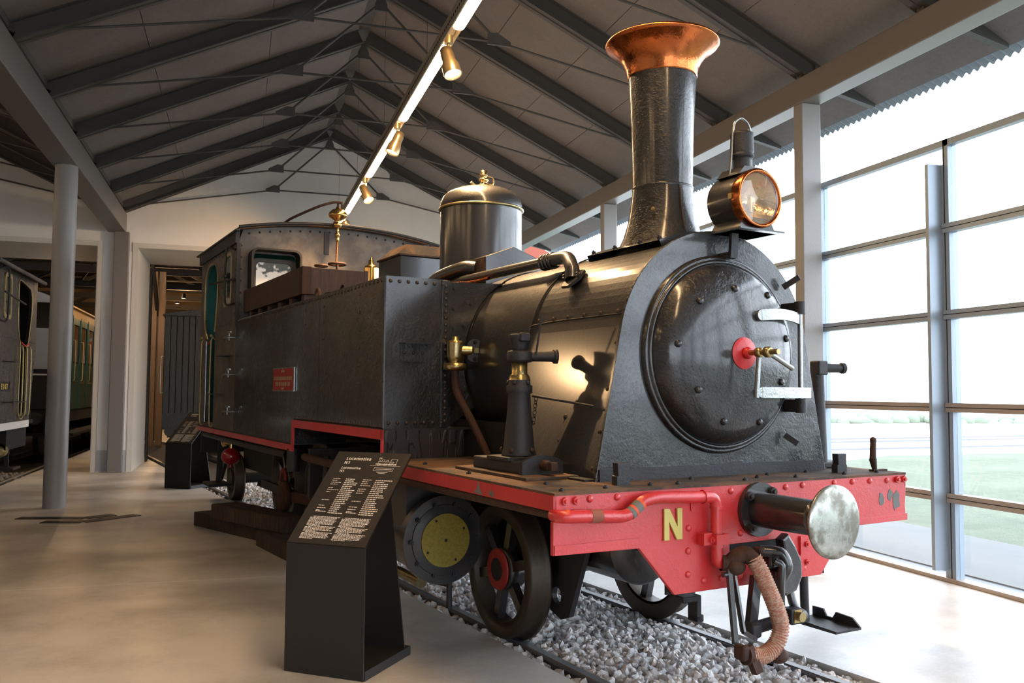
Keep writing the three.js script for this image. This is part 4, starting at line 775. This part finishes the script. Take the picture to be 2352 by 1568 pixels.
LP('brake_hanger', [rbox(-.19, -.085, .375, .405, -.34, -.27, .006), rbox(-.105, -.075, .28, .405, -.34, -.27, .006), rbox(-.105, -.06, .275, .31, -.34, -.27, .006)], M.iron);
LP('brake_rigging', [bar([-.3, .28, -2.6], [-.3, .28, -7.2], .05, .05), bar([-.6, .35, -6.9], [-.3, .25, -6.7], .06, .06), bar([-.35, .55, -6.6], [-.35, .1, -6.55], .05, .03), bar([-.2, .45, -2.3], [.2, .4, -2.1], .05, .05)], M.dark);
LP('ash_pan', [box(-.38, .38, .4, .95, -6.8, -5.2)], M.dark);
{ // injector with a red bulb below the cab, cab step
  const q = LP('injector', [lathe([[0, 0], [.06, 0], [.065, .03], [.03, .05], [0, .05]], [-1.0, .83, -6.72], [-1, 0, 0], 20), cyl([-1.0, .83, -6.75], [-1.0, .84, -6.35], .028, .028, 12), cyl([-1.0, .93, -6.45], [-1.0, .75, -6.45], .022, .022, 12), cyl([-1.0, .93, -6.62], [-1.0, .8, -6.6], .02, .02, 10), ball(-1.0, .84, -6.58, .045)], M.brassPol, { label: 'brass injector' });
  part(q, 'red_bulb', [sph(-1.0, .685, -6.46, .1, .09, .1), cyl([-1.0, .6, -6.46], [-1.0, .57, -6.46], .02, .02, 8)], M.bulb, { label: 'dark red bulb' });
  const st = LP('cab_step', [rbox(-1.14, -.9, .33, .36, -7.25, -6.85, .01), bar([-.98, .93, -7.05], [-1.0, .35, -7.05], .06, .02), bar([-.9, .9, -6.8], [-.98, .4, -7.0], .03, .03)], M.dark);
}
// --- front fittings
{
  const b = LP('buffer', [cyl([.03, .845, 0], [.03, .845, .34], .082, .078, 36), lathe([[.078, .34], [.076, .352], [.055, .37], [.05, .39], [.055, .43], [.07, .445]], [.03, .845, 0], [0, 0, 1], 32)], M.blackSmooth, { label: 'central buffer' });
  part(b, 'buffer_head', [lathe([[0, .472], [.08, .469], [.14, .462], [.156, .455], [.156, .445], [.07, .44]], [.015, .845, 0], [0, 0, 1], 56)], M.steel, { label: 'round steel buffer head' });
  part(b, 'buffer_flange', [cyl([.03, .845, 0], [.03, .845, .022], .128, .125, 36)], M.blackSmooth);
  for (let k = 0; k < 4; k++) { const a = PI / 4 + k * PI / 2 + .1; part(b, 'bolt', nut([.03 + .105 * Math.cos(a), .845 + .105 * Math.sin(a), .02], [0, 0, 1], .021, .02), M.iron); }
  // red brake pipe across the beam
  const z = .045;
  const p = LP('brake_pipe', [tube([[-1.09, .885, -.02], [-1.09, .884, .02], [-1.06, .883, z], [-.95, .878, z], [-.80, .868, z], [-.74, .882, z], [-.68, .925, z], [-.60, .936, z], [-.45, .930, z], [-.33, .925, z], [-.285, .915, z], [-.27, .87, z], [-.268, .70, z], [-.265, .645, z], [-.25, .628, z], [-.2, .625, z + .02]], .026, 120, 14)], M.red, { label: 'red brake pipe' });
  part(p, 'coupling_sleeve', [cyl([-.268, .76, z], [-.268, .70, z], .031, .031, 16), cyl([-.35, .926, z], [-.345, .926, z], .031, .031, 16), cyl([-.268, .88, z], [-.268, .87, z], .031, .031, 16)], M.red);
  part(p, 'rust_band', [cyl([-.955, .878, z], [-.90, .876, z], .0272, .0272, 16)], M.rustBand);
  part(p, 'faded_elbow', [sph(-1.062, .884, z - .006, .032, .0275, .03)], M.orangeFade);
  part(p, 'worn_patch', [cyl([-.752, .876, z + .0], [-.735, .886, z], .0275, .0275, 14), cyl([-.725, .893, z], [-.70, .911, z], .0275, .0275, 14)], M.redChip);
  part(p, 'worn_patch', [cyl([-.735, .886, z + .0003], [-.725, .893, z + .0003], .0276, .0276, 14), cyl([-.70, .911, z], [-.688, .919, z], .0276, .0276, 14)], M.orangeFade);
  part(p, 'clamp_block', [rbox(-.345, -.29, .71, .765, 0, .05, .004), box(-.3, -.225, .715, .76, z, z + .036)], M.red);
  part(p, 'clamp_bolt', [nut([-.305, .737, .05], [0, 0, 1], .015, .014)], M.red); part(p, 'clamp_bolt', [nut([-.215, .737, .03], [0, 0, 1], .014, .014)], M.red);
  part(p, 'pipe_tab', [ext([[-.385, .918], [-.34, .918], [-.345, .865], [-.36, .855], [-.38, .86]], 0, .006)], M.red);
  LP('letter_N', [ext([[-.535, .744], [-.51, .744], [-.51, .825], [-.465, .744], [-.437, .744], [-.437, .877], [-.462, .877], [-.462, .797], [-.508, .877], [-.535, .877]], .001, .011, [], .002)], M.letterBrass, { label: 'brass letter N' });
  // vacuum hose with its cast ends
  const hs = LP('brake_hose', (() => { const pts = [[-.128, .655, .125], [-.105, .60, .145], [-.075, .525, .16], [-.04, .435, .175], [-.018, .35, .18], [-.05, .275, .178], [-.12, .238, .172], [-.205, .25, .17]].map((q) => V(...q)); const cv = new THREE.CatmullRomCurve3(pts), g = new THREE.TubeGeometry(cv, 420, .036, 18), n = 18 + 1, ps = g.attributes.position, nm = g.attributes.normal; for (let i = 0; i < ps.count; i++) { const ring = Math.floor(i / n), d = .0028 * Math.sin(ring / 420 * 46 * 2 * PI); ps.setXYZ(i, ps.getX(i) + nm.getX(i) * d, ps.getY(i) + nm.getY(i) * d, ps.getZ(i) + nm.getZ(i) * d); } g.computeVertexNormals(); return [g]; })(), M.hose, { label: 'ribbed pale rubber brake hose' });
  part(hs, 'hose_elbow', [tube([[-.25, .63, .05], [-.215, .628, .065], [-.19, .655, .085], [-.155, .672, .105], [-.125, .645, .126]], .036, 24, 14), sph(-.195, .615, .085, .05, .04, .04)], M.rusty);
  part(hs, 'hose_head', [cyl([-.20, .25, .17], [-.225, .253, .17], .042, .042, 16), rbox(-.262, -.222, .235, .30, .135, .2, .012), bar([-.215, .29, .175], [-.18, .18, .2], .04, .035)], M.rusty);
  part(hs, 'hose_hanger', [bar([-.235, .61, .085], [-.232, .29, .12], .025, .018), bar([-.205, .6, .08], [-.195, .34, .13], .012, .025), bar([-.195, .34, .13], [-.13, .30, .14], .02, .02), cyl([-.27, .585, .085], [-.18, .585, .085], .012, .012, 8)], M.blackSmooth);
  part(hs, 'cock_key', [rbox(-.11, -.075, .672, .70, .1, .15, .01)], M.rusty);
  // hook and screw coupling
  const hook = LP('draw_hook', [ext([[.02, .56], [.05, .6], [.07, .66], [.06, .70], [.085, .715], [.12, .67], [.16, .60], [.165, .53], [.13, .475], [.07, .46], [.02, .48]].map(([x, y]) => [x, y]), .04, .095, [], .012).translate(.045, .005, 0)], M.blackSmooth, { label: 'black draw hook' });
  part(hook, 'shank', [rbox(.02, .08, .58, .67, -.1, .09, .02), tube([[-.02, .665, .06], [.05, .66, .12], [.07, .6, .14], [.05, .54, .12]], .026, 20, 10)], M.blackSmooth);
  part(hook, 'coupling_link', [tube([[.0, .63, .13], [.025, .61, .15], [.02, .53, .15], [.04, .43, .13], [.06, .37, .12]], .017, 30, 10), tube([[.155, .48, .07], [.165, .41, .085], [.2, .36, .1]], .02, 16, 10), bar([-.035, .55, .05], [-.105, .335, .085], .05, .03), cyl([.215, .355, .1], [.185, .355, .1], .03, .03, 12)], M.blackSmooth);
  part(hook, 'coupling_trunnion', [rbox(.085, .165, .335, .405, .08, .15, .01), cyl([-.12, .335, .1], [.1, .36, .11], .028, .028, 12), rbox(-.145, -.085, .30, .365, .07, .14, .015)], M.iron);
  part(hook, 'trunnion_nut', [cyl([.125, .375, .15], [.125, .375, .178], .022, .022, 16), box(.1, .15, .345, .402, .145, .152)], M.brass);
  part(hook, 'coupling_weight', [sph(.0, .215, .15, .045, .035, .04), bar([0, .22, .15], [-.05, .25, .15], .03, .03)], M.rusty);
  LP('guard_strip', [box(.30, .32, .53, .70, 0, .012), box(.32, .37, .53, .68, 0, .008)], M.red);
  for (const y of [.66, .575]) LP('guard_bolt', [nut([.34, y, .008], [0, 0, 1], .014, .012)], M.red);
  const st = LP('shunter_step', [tube([[.55, .60, -.2], [.552, .45, -.2], [.555, .33, -.2], [.56, .225, -.2]], .022, 16, 8)], M.iron);
  part(st, 'step_tray', [box(.52, .70, .212, .222, -.27, .03), ext([[-.27, .212], [.0, .212], [.03, .222], [-.02, .262], [-.12, .268], [-.14, .235], [-.18, .235], [-.2, .268], [-.27, .268]].map(([z, y]) => [-z, y]), .692, .702).rotateY(PI / 2), ext([[-.27, .212], [.03, .212], [.03, .225], [-.27, .235]].map(([z, y]) => [-z, y]), .515, .525).rotateY(PI / 2)], M.iron);
  // things on the footplate front
  for (const x of [-.655, .765]) LP('lamp_iron', [ext([[-.034, .974], [.034, .974], [.034, 1.012], [.028, 1.016], [.03, 1.07], [-.03, 1.07], [-.026, 1.016], [-.034, 1.012]].map(([a, y]) => [a + x, y]), -.165, -.125, [], .003)], M.iron);
  LP('lever_bracket', [cyl([1.0, .98, -.11], [.985, 1.04, -.11], .012, .02, 10), cyl([.985, 1.04, -.11], [.99, 1.14, -.11], .017, .015, 12), ball(.99, 1.14, -.11, .017), box(.98, 1.09, .974, .984, -.13, -.1)], M.rusty);
  LP('jack_rest', [cyl([.93, 1.53, -.39], [1.06, 1.53, -.36], .026, .024, 14), cyl([1.05, 1.53, -.363], [1.07, 1.53, -.358], .031, .031, 14), rbox(.87, .945, 1.49, 1.57, -.43, -.36, .01), cyl([.9, .974, -.4], [.9, 1.5, -.4], .05, .035, 16)], M.iron);
  LP('far_box', [rbox(.88, 1.06, .974, 1.01, -.55, -.35, .01)], M.iron);
  const nuts = []; for (const [x, zz] of [[-1.03, -.05], [-.95, -.3], [-.8, -.06], [-.4, -.06], [0, -.05], [.35, -.06], [.7, -.06], [.95, -.06], [-1.03, -.9], [-1.0, -1.5], [-.2, -.2], [.3, -.2], [.6, -.22], [-.55, -.07], [.15, -.12]]) nuts.push(nut([x, .974, zz], [0, 1, 0], .012, .009));
  LP('deck_nuts', nuts, M.iron, { kind: 'stuff' });
  // lamp bracket on the smokebox front
  LP('headlamp_bracket', [bar([.09, 2.075, -.3], [.09, 2.075, -.215], .045, .03), bar([.09, 2.06, -.215], [.09, 2.183, -.205], .045, .02)], M.iron);
}
// ================================================================ things set on the locomotive
{ // headlamp standing on its bracket
  const o = inLoco(thing('headlamp', 'round railway headlamp with copper rim and glass, on the smokebox front', 'lamp'), [.163, 2.185, -.2]);
  const cy = .165, R = .142;
  part(o, 'body', [lathe([[0, -.14], [R - .015, -.14], [R, -.125], [R, .09]], [0, cy, 0], [0, 0, 1], 48)], M.blackSmooth);
  part(o, 'rim', [lathe([[R - .002, .05], [R + .006, .052], [R + .007, .10], [R - .002, .108], [R - .012, .104], [R - .012, .09]], [0, cy, 0], [0, 0, 1], 56)], M.copper, { label: 'copper rim' });
  part(o, 'glass', [lathe([[0, .101], [R - .012, .099]], [0, cy, 0], [0, 0, 1], 48)], M.lens);
  part(o, 'reflector', [lathe([[0, -.03], [.05, -.015], [.09, .02], [R - .014, .085]], [0, cy, 0], [0, 0, 1], 48)], M.reflector);
  part(o, 'burner', [cyl([0, cy - .06, .03], [0, cy + .02, .03], .016, .012, 12)], M.brass);
  part(o, 'foot', [ext([[-.13, 0], [.13, 0], [.085, .07], [-.085, .07]], -.12, .08), box(-.15, .15, 0, .008, -.14, .12)], M.blackSmooth);
  part(o, 'collar', [ext([[-.1, .285], [.1, .285], [.06, .33], [-.06, .33]], -.1, .06)], M.blackSmooth);
  part(o, 'chimney', [lathe([[.04, .32], [.044, .33], [.044, .385], [.055, .39], [.06, .4], [.06, .405], [.056, .41], [.056, .42], [.06, .425], [.057, .5], [.06, .505], [.06, .515], [.055, .52], [.03, .532], [0, .535]], [0, 0, -.02], [0, 1, 0], 36)], M.iron);
  part(o, 'carrying_handle', [tube([[-.085, .29, -.02], [-.072, .4, -.02], [-.062, .52, -.02], [-.045, .575, -.02], [0, .60, -.02], [.045, .575, -.02], [.062, .52, -.02], [.062, .36, -.02]], .006, 50, 8)], M.bright);
  part(o, 'latch', [box(-.155, -.14, cy - .012, cy + .016, .04, .065)], M.brass);
}
{ // screw jack
  const o = inLoco(thing('screw_jack', 'tall iron screw jack with brass screw standing on the footplate', 'jack'), [-.80, .974, -.80]);
  part(o, 'base_plate', [rbox(-.16, .16, 0, .016, -.40, .34, .004)], M.dust);
  part(o, 'cradle', [rbox(-.105, .105, .016, .075, -.30, .20, .008), rbox(-.12, .12, .07, .09, -.12, .1, .004), ext([[-.115, .0], [.115, .0], [.115, .06], [.06, .085], [0, .095], [-.06, .085], [-.115, .06]], .2, .23).translate(0, .016, 0)], M.iron);
  part(o, 'cross_screw', [cyl([0, .06, .2], [0, .06, .30], .025, .025, 14), box(-.018, .018, .042, .078, .3, .335)], M.rusty);
  part(o, 'body', [lathe([[0, .08], [.088, .08], [.088, .1], [.078, .13], [.062, .30], [.056, .40], [.066, .405], [.066, .44], [.056, .445], [.056, .47]], [0, 0, 0], [0, 1, 0], 32)], M.iron);
  for (const a of [-.6, .6, 1.9]) { part(o, 'bolt', rivet([-.087 * Math.cos(a), .12, .087 * Math.sin(a)], [-Math.cos(a), 0, Math.sin(a)], .014), M.rusty); part(o, 'bolt', rivet([-.058 * Math.cos(a), .455, .058 * Math.sin(a)], [-Math.cos(a), 0, Math.sin(a)], .012), M.iron); }
  part(o, 'screw', [lathe([[.055, .47], [.05, .49], [.04, .5], [.04, .56], [0, .56]], [0, 0, 0], [0, 1, 0], 28)], M.brass);
  part(o, 'ratchet_socket', [lathe([[.03, .555], [.06, .56], [.065, .57], [.065, .605], [.06, .615], [.03, .62]], [0, 0, 0], [0, 1, 0], 24), cyl([.05, .59, .02], [.17, .59, .06], .026, .028, 18), lathe([[.017, 0], [.036, 0], [.037, .02], [.017, .02]], [.165, .59, .058], [.95, 0, .31], 20)], M.iron);
  part(o, 'claw_head', [lathe([[.035, .615], [.042, .63], [.05, .67], [.062, .695], [.045, .70], [.02, .675], [0, .67]], [0, 0, 0], [0, 1, 0], 20), rbox(-.03, .03, .66, .705, .03, .065, .01)], M.iron);
  part(o, 'lever_rod', [cyl([.055, .39, .04], [.16, .345, .42], .007, .005, 8), bar([.07, .80, .1], [.055, .60, .07], .007, .007)], M.iron);
  part(o, 'chain', Array.from({ length: 8 }, (_, k) => new THREE.TorusGeometry(.010, .0025, 6, 10).rotateY(k % 2 ? PI / 2 : 0).translate(.065 - .002 * k, .375 - .017 * k, .055)), M.chain);
  const h = inLoco(thing('pull_handle', 'small iron handle hanging on the smokebox side', 'handle'), [-.605, 1.2, -.66]);
  part(h, 'grip', [cyl([0, .06, 0], [-.02, -.06, -.03], .011, .009, 10), ball(0, .06, 0, .018), ball(-.02, -.06, -.03, .016)], M.iron);
}
{ // wooden box of boards on the tank
  const o = inLoco(thing('wooden_coal_box', 'long brown wooden board box on top of the side tank', 'box'), [0, 2.08, 0]);
  part(o, 'side_board', rbox(-1.02, -.985, .075, .30, -5.95, -3.9, .004), M.wood);
  part(o, 'side_board', rbox(-.5, -.465, .075, .30, -5.95, -3.9, .004), M.wood);
  part(o, 'end_board', rbox(-.985, -.5, .075, .295, -3.93, -3.9, .004), M.wood);
  part(o, 'end_board', rbox(-.985, -.5, .075, .295, -5.95, -5.92, .004), M.wood);
  part(o, 'corner_iron', [box(-1.024, -1.019, .075, .3, -3.98, -3.895), box(-1.02, -.95, .075, .3, -3.9, -3.895)], M.rusty);
  part(o, 'floor_boards', box(-.985, -.5, .075, .1, -5.92, -3.93), M.wood);
  for (let k = 0; k < 6; k++) part(o, 'bearer', rbox(-1.0, -.48, 0, .075, -5.8 + k * .36, -5.72 + k * .36, .004), M.wood);
}

// ================================================================ the second locomotive in the left aisle
{
  const X = 1.08;
  const o = thing('steam_locomotive', 'black tank locomotive with gold number at the left edge', 'locomotive', [-3.835, 0, -11.5]);
  const zR = -2.2, zF = .1, yT = 2.86;
  const doorway = [[-1.22, 2.02], [-1.14, 2.2], [-1.1, 2.7], [-1.2, 2.78], [-1.75, 2.72], [-1.86, 2.6], [-1.86, 2.4], [-1.72, 2.0], [-1.62, 1.9], [-1.62, 1.05], [-1.3, 1.05], [-1.3, 1.9]];
  const outline = [[3.5, .95], [3.5, 2.05], [zF, 2.05], [zF, yT], [zR, yT], [zR, 2.0], [zR + .25, .9]];
  const win = rrect(-.72, -.42, 2.26, 2.76, .06);
  const s = part(o, 'side_sheet', extX(outline, X - .015, X, [doorway, win]), M.black);
  part(s, 'side_lining', extX([[zF, .95], [zF, yT], [zR, yT], [zR, 2], [zR + .25, .95]], X - .03, X - .02, [doorway, win]), M.dark);
  part(s, 'window_frame', extX(rrect(-.75, -.39, 2.23, 2.79, .07), X, X + .012, [rrect(-.70, -.44, 2.28, 2.74, .05)]), M.brassPlate);
  part(s, 'pane', box(X - .012, X - .007, 2.26, 2.76, -.72, -.42), M.glass);
  part(s, 'doorway_bead', tube([...doorway, doorway[0]].map(([z, y]) => [X + .004, y, z]), .009, 90, 6), M.brassPlate);
  for (const z of [-1.24, -1.46, -1.68]) part(s, 'hand_rail', tube([[X, 1.03, z], [X + .05, 1.06, z], [X + .05, 1.88, z], [X, 1.92, z]], .011, 24, 8), M.brassPlate);
  part(s, 'door_chain', tube([[X + .01, 1.98, -1.75], [X + .03, 1.93, -1.5], [X + .01, 1.98, -1.3]], .010, 14, 6), M.redPlain);
  part(s, 'window_guard', [tube([[X, 2.8, -.18], [X + .08, 2.8, -.25], [X + .08, 2.2, -.25], [X, 2.2, -.18]], .012, 20, 8), cyl([X + .08, 2.52, -.1], [X + .08, 2.46, -1.15], .012, .012, 8)], M.iron);
  const rv = []; for (let y = 1.0; y < 1.95; y += .09) rv.push(rivet([X, y, -.5], [1, 0, 0], .008), rivet([X, y, -1.95 - (y - 1) * .2], [1, 0, 0], .008)); for (let z = 3.4; z > zR; z -= .1) rv.push(rivet([X, 2.0, z], [1, 0, 0], .008));
  part(s, 'rivets', rv, M.iron, { kind: 'stuff' });
  // gold number painted on the side
  const c = document.createElement('canvas'); c.width = 256; c.height = 96; const g = c.getContext('2d'); g.fillStyle = '#232222'; g.fillRect(0, 0, 256, 96); g.fillStyle = '#d6b64a'; g.font = 'bold 84px sans-serif'; g.fillText('E147', 12, 80);
  const ct = new THREE.CanvasTexture(c); ct.colorSpace = THREE.SRGBColorSpace;
  part(s, 'number', new THREE.PlaneGeometry(.46, .11).rotateY(PI / 2).translate(X + .002, 1.40, -.62), std({ map: ct, roughness: .5 }), { keepUV: true, label: 'gold number' });
  part(s, 'step_iron', [box(X, X + .12, 1.7, 1.71, -.7, -.45), box(X, X + .12, 1.2, 1.21, -1.25, -.5)], M.iron);
  part(o, 'white_stripe', [box(X, X + .012, .86, .95, -1.9, 3.5)], M.whitePaint);
  part(o, 'cab_shell', [box(-X, -X + .015, .95, yT, zR, zF), box(-X, X - .03, .95, yT, zR, zR + .015), ext([[-X, 2.0], [X - .03, 2.0], [X - .03, yT], [0, 3.08], [-X, yT]], zF - .015, zF), box(-X, X, .9, .95, zR, 3.5)], M.dark);
  const roofP = []; for (let k = 0; k <= 16; k++) { const x = -1.16 + 2.32 * k / 16; roofP.push([x, 3.08 - .21 * (x / 1.16) ** 2]); }
  const rf = part(o, 'cab_roof', ext([...roofP, ...[...roofP].reverse().map(([x, y]) => [x, y - .03])], zR - .12, zF + .12), M.blackCab);
  part(rf, 'gutter', cyl([X + .07, 2.865, zR - .12], [X + .07, 2.865, zF + .12], .025, .025, 10), M.blackCab);
  part(o, 'tank', box(.55, X - .015, .95, 2.04, .12, 3.48), M.black);
  part(o, 'boiler', cyl([0, 1.6, 4.6], [0, 1.6, .1], .6, .6, 48), M.black);
  part(o, 'chimney', lathe([[.2, 2.15], [.16, 2.4], [.18, 3.1], [.25, 3.2]], [0, 0, 4.2], [0, 1, 0], 32), M.black);
  part(o, 'dome', lathe([[.3, 2.1], [.3, 2.6], [.2, 2.8], [0, 2.85]], [0, 0, 2.2], [0, 1, 0], 32), M.black);
  part(o, 'frame', [box(-.43, .43, .3, .92, zR, 4.6), box(-.9, .9, .55, .9, zR + .22, zR + .3)], M.dark);
  part(o, 'rear_skirt', [box(.4, X - .03, .6, .9, zR + .24, zR + 1.3)], M.dark);
  part(o, 'brass_pipe', [cyl([.98, .6, -1.0], [.98, .58, -.2], .06, .06, 16), cyl([.98, .6, -.98], [.98, .6, -.9], .085, .085, 16)], M.brass);
  part(o, 'cab_step', [rbox(.85, 1.1, .33, .36, -1.5, -1.1, .01), box(.95, 1.0, .35, .9, -1.32, -1.28)], M.iron);
  for (const z of [-1.6, .6, 2.2, 3.8]) part(o, 'wheel', [cyl([-.58, .42, z], [-.48, .42, z], .42, .42, 32), cyl([.48, .42, z], [.58, .42, z], .42, .42, 32), cyl([-.5, .42, z], [.5, .42, z], .06, .06, 10)], M.dark);
}

// ================================================================ the old shed behind the passages
{
  const o = struct('wall_shed', 'dark timber walls and roof of the old shed behind', 'wall');
  part(o, 'shed_wall', [box(-9.6, -9.4, -.3, 7, -44, WALLZ - 2.05), box(GLX, GLX + .2, -.3, 7, -44, WALLZ - 2.05)], M.shed);
  part(o, 'shed_end_wall', [box(-9.6, GLX + .2, -.3, 7, -44.2, -44)], M.shedWall);
  part(o, 'shed_roof', [box(-9.6, GLX + .2, 6, 6.2, -44.2, WALLZ - 2.0)], M.shed);
  for (const z of [-21, -24.5, -28, -31.5, -35]) part(o, 'tie_beam', [box(-9.4, GLX, 4.35, 4.52, z - .07, z + .07), box(-9.4, GLX, 5.0, 5.05, z - .04, z + .04), bar([-6, 4.4, z], [-3, 5.9, z], .1, .1), bar([0, 4.4, z], [-3, 5.9, z], .1, .1), bar([-3, 4.4, z], [-3, 5.9, z], .1, .1), bar([-4.6, 4.4, z], [-4.2, 5.0, z], .06, .06)], M.timber);
  for (const [x, y] of [[-4.6, 3.4], [-3.6, 3.4], [-2.9, 3.5], [-2.9, 2.9]]) part(o, 'small_window', box(x, x + .5, y, y + .45, -44.0, -43.97), M.dark);
}
{ // green and dark passenger carriage on the left aisle track
  const o = thing('carriage', 'old carriage with green side and dark end seen through the left passage', 'carriage', [-4.45, 0, -19.0]);
  const w = 1.05, L = 8;
  part(o, 'body', rbox(-w, w, .95, 3.1, -L, 0, .03), M.dark);
  part(o, 'end_panel', rbox(-w + .12, w - .06, 1.75, 2.55, 0, .012, .004), M.skirting);
  part(o, 'end_stripe', box(-w, w, 1.63, 1.66, 0, .014), M.whitePaint);
  part(o, 'side_lower', box(w, w + .015, .95, 1.9, -L, -.02), M.green);
  part(o, 'letter_board', box(w, w + .02, 2.85, 3.1, -L, -.02), M.tan);
  for (let k = 0; k < 8; k++) { const z = -.1 - k * .95; part(o, 'door_post', [box(w, w + .03, .95, 2.9, z - .1, z), box(w, w + .03, 2.72, 2.86, z - .75, z - .1)], M.green); part(o, 'pane', box(w + .002, w + .008, 1.95, 2.7, z - .72, z - .14), M.glass); part(o, 'hand_rail', tube([[w + .02, 1.55, z - .05], [w + .07, 1.58, z - .05], [w + .07, 2.35, z - .05], [w + .02, 2.38, z - .05]], .012, 16, 6), M.brassPlate); part(o, 'door_handle', cyl([w, 1.5, z - .2], [w + .06, 1.5, z - .35], .015, .015, 8), M.brassPol); }
  const rp = arcPts(0, 1.2, 2.15, PI * .5 - .53, PI * .5 + .53, 12);
  part(o, 'roof', ext([...rp, [-w - .06, 3.05], [w + .06, 3.05]], -L - .1, .12), M.skirting);
  part(o, 'chassis', [box(-w, w, .7, .95, -L, 0), box(-w - .1, w + .25, .45, .5, -L, -.1)], M.timber);
  for (const s of [-1, 1]) part(o, 'buffer', cyl([s * .7, .8, 0], [s * .7, .8, .4], .09, .12, 16), M.iron);
  for (const z of [-1.2, -6.8]) part(o, 'wheel', [cyl([-.55, .42, z], [-.45, .42, z], .42, .42, 24), cyl([.45, .42, z], [.55, .42, z], .42, .42, 24)], M.dark);
  o.position.x = -4.42;
}
{ // orange railcar further back
  const o = thing('railcar', 'orange and cream railcar far back in the shed', 'railcar', [-3.5, 0, -27.5]);
  const w = .95, L = 9;
  part(o, 'body', rbox(-w, w, .75, 1.75, -L, 0, .03), M.orange);
  part(o, 'upper_body', rbox(-w + .01, w - .01, 1.75, 2.75, -L, -.01, .03), M.orange);
  for (let k = 0; k < 9; k++) part(o, 'window_post', box(w - .005, w + .012, 1.8, 2.55, -.9 - k * .9, -.25 - k * .9), M.redDull);
  part(o, 'roof', ext([...arcPts(0, 1.0, 2.02, PI * .5 - .5, PI * .5 + .5, 10), [-w - .05, 2.72], [w + .05, 2.72]], -L, .05), M.whitePaint);
  part(o, 'chassis', box(-w + .1, w - .1, .4, .75, -L, 0), M.dark);
  for (const z of [-1.4, -7]) part(o, 'wheel', [cyl([-.6, .38, z], [-.45, .38, z], .38, .38, 20), cyl([.45, .38, z], [.6, .38, z], .38, .38, 20)], M.dark);
}
{ // plank wagon standing behind on the same track
  const o = thing('goods_wagon', 'dark grey plank-built goods wagon in the right passage', 'wagon', [-.60, 0, -18.75], .02);
  const w = .87, L = 3.6;
  const nP = 15, pw = 2 * w / nP;
  for (let k = 0; k < nP; k++) part(o, 'plank', rbox(-w + k * pw + .006, -w + (k + 1) * pw - .006, .62, 2.86 + .07 * (1 - ((k - 7) / 7.5) ** 2), -.03, 0, .006), M.plankGrey);
  part(o, 'end_backing', box(-w, w, .62, 2.84, -.05, -.03), M.dark);
  part(o, 'side_wall', [box(-w, -w + .04, .62, 2.86, -L, -.05), box(w - .04, w, .62, 2.86, -L, -.05)], M.plankGrey);
  part(o, 'roof', ext([...arcPts(0, -1.0, 3.98, PI / 2 - .228, PI / 2 + .228, 10), [-w - .04, 2.85], [w + .04, 2.85]], -L, .06), M.plankGrey);
  part(o, 'bottom_rail', box(-w, w, .58, .9, 0, .02), M.plankGrey);
  part(o, 'hand_rail', tube([[-w - .01, 1.3, .0], [-w - .05, 1.33, .02], [-w - .05, 2.0, .02], [-w - .01, 2.03, 0]], .012, 16, 6), M.bright);
  part(o, 'chassis', box(-w + .1, w - .1, .42, .62, -L, 0), M.dark);
  for (const s of [-1, 1]) part(o, 'buffer', cyl([s * .72, .55, 0], [s * .72, .55, .3], .07, .09, 14), M.iron);
  for (const zz of [-.8, -2.8]) part(o, 'wheel', [cyl([-.56, .38, zz], [-.46, .38, zz], .38, .38, 20), cyl([.46, .38, zz], [.56, .38, zz], .38, .38, 20)], M.dark);
}
{ // neighbouring building outside, behind the last column
  const o = thing('outbuilding', 'small building with green wall and red tiled eaves outside behind the dome', 'building', [7.3, -.5, -23.5]);
  part(o, 'wall', box(-1.6, 1.6, 0, 5.55, -4, 0), std({ color: 0x3f7a68, roughness: .8 }));
  part(o, 'roof', ext([[-1.8, 5.45], [1.8, 5.45], [0, 6.3]], -4.2, .2), std({ color: 0x8a4433, roughness: .8 }));
}
// timber posts and lamps in the shed
for (const [x, z, l] of [[-2.0, -23.4, 'paired timber post in the shed passage, the nearer one'], [-2.3, -25.6, 'timber post in the shed, the farther one']]) { const p = thing('timber_post', l, 'post', [x, 0, z]); part(p, 'post', rbox(-.17, -.02, 0, 4.3, -.1, .1, .01), M.post); part(p, 'post', rbox(.02, .17, 0, 4.3, -.1, .1, .01), M.post); part(p, 'brace', bar([0, 3.2, 0], [-.1, 4.4, .6], .08, .08), M.timber); }
{ const p = part(scene, 'shed_door_edge', rbox(-1.705, -1.67, 0, 3.7, WALLZ - 2.3, WALLZ - 2.08, .008), M.dark); tag(p, 'dark edge of an open shed door beside the passage lining', 'door'); }
for (const [x, y, z, l] of [[-1.7, 4.25, -20.0, 'small bright spotlight just behind the right passage'], [-2.6, 4.2, -29, 'left one of the two small far shed spotlights'], [-1.75, 4.2, -29, 'right one of the two small far shed spotlights'], [-3.0, 4.4, -20.5, 'shed spotlight over the green carriage'], [-2.2, 4.4, -33, 'shed spotlight over the railcar roof']]) {
  const s = thing('shed_spotlight', l, 'lamp', [x, y, z], 0, 'spotlights in the shed');
  part(s, 'housing', lathe([[0, .16], [.05, .15], [.07, .0], [.06, 0]], [0, 0, 0], [0, 1, 0], 16), M.dark);
  part(s, 'lens', lathe([[0, .01], [.062, .005]], [0, 0, 0], [0, 1, 0], 16), M.lampGlow);
  const pl = new THREE.PointLight(WARM, z < -28 ? 13 : 5, 0, 2); pl.position.set(x, y - .12, z); pl.castShadow = true; pl.shadow.radius = 3; scene.add(pl);
}
scene.traverse((o) => { if (o.isMesh) o.castShadow = o.receiveShadow = true; });
renderer.render(scene, camera);
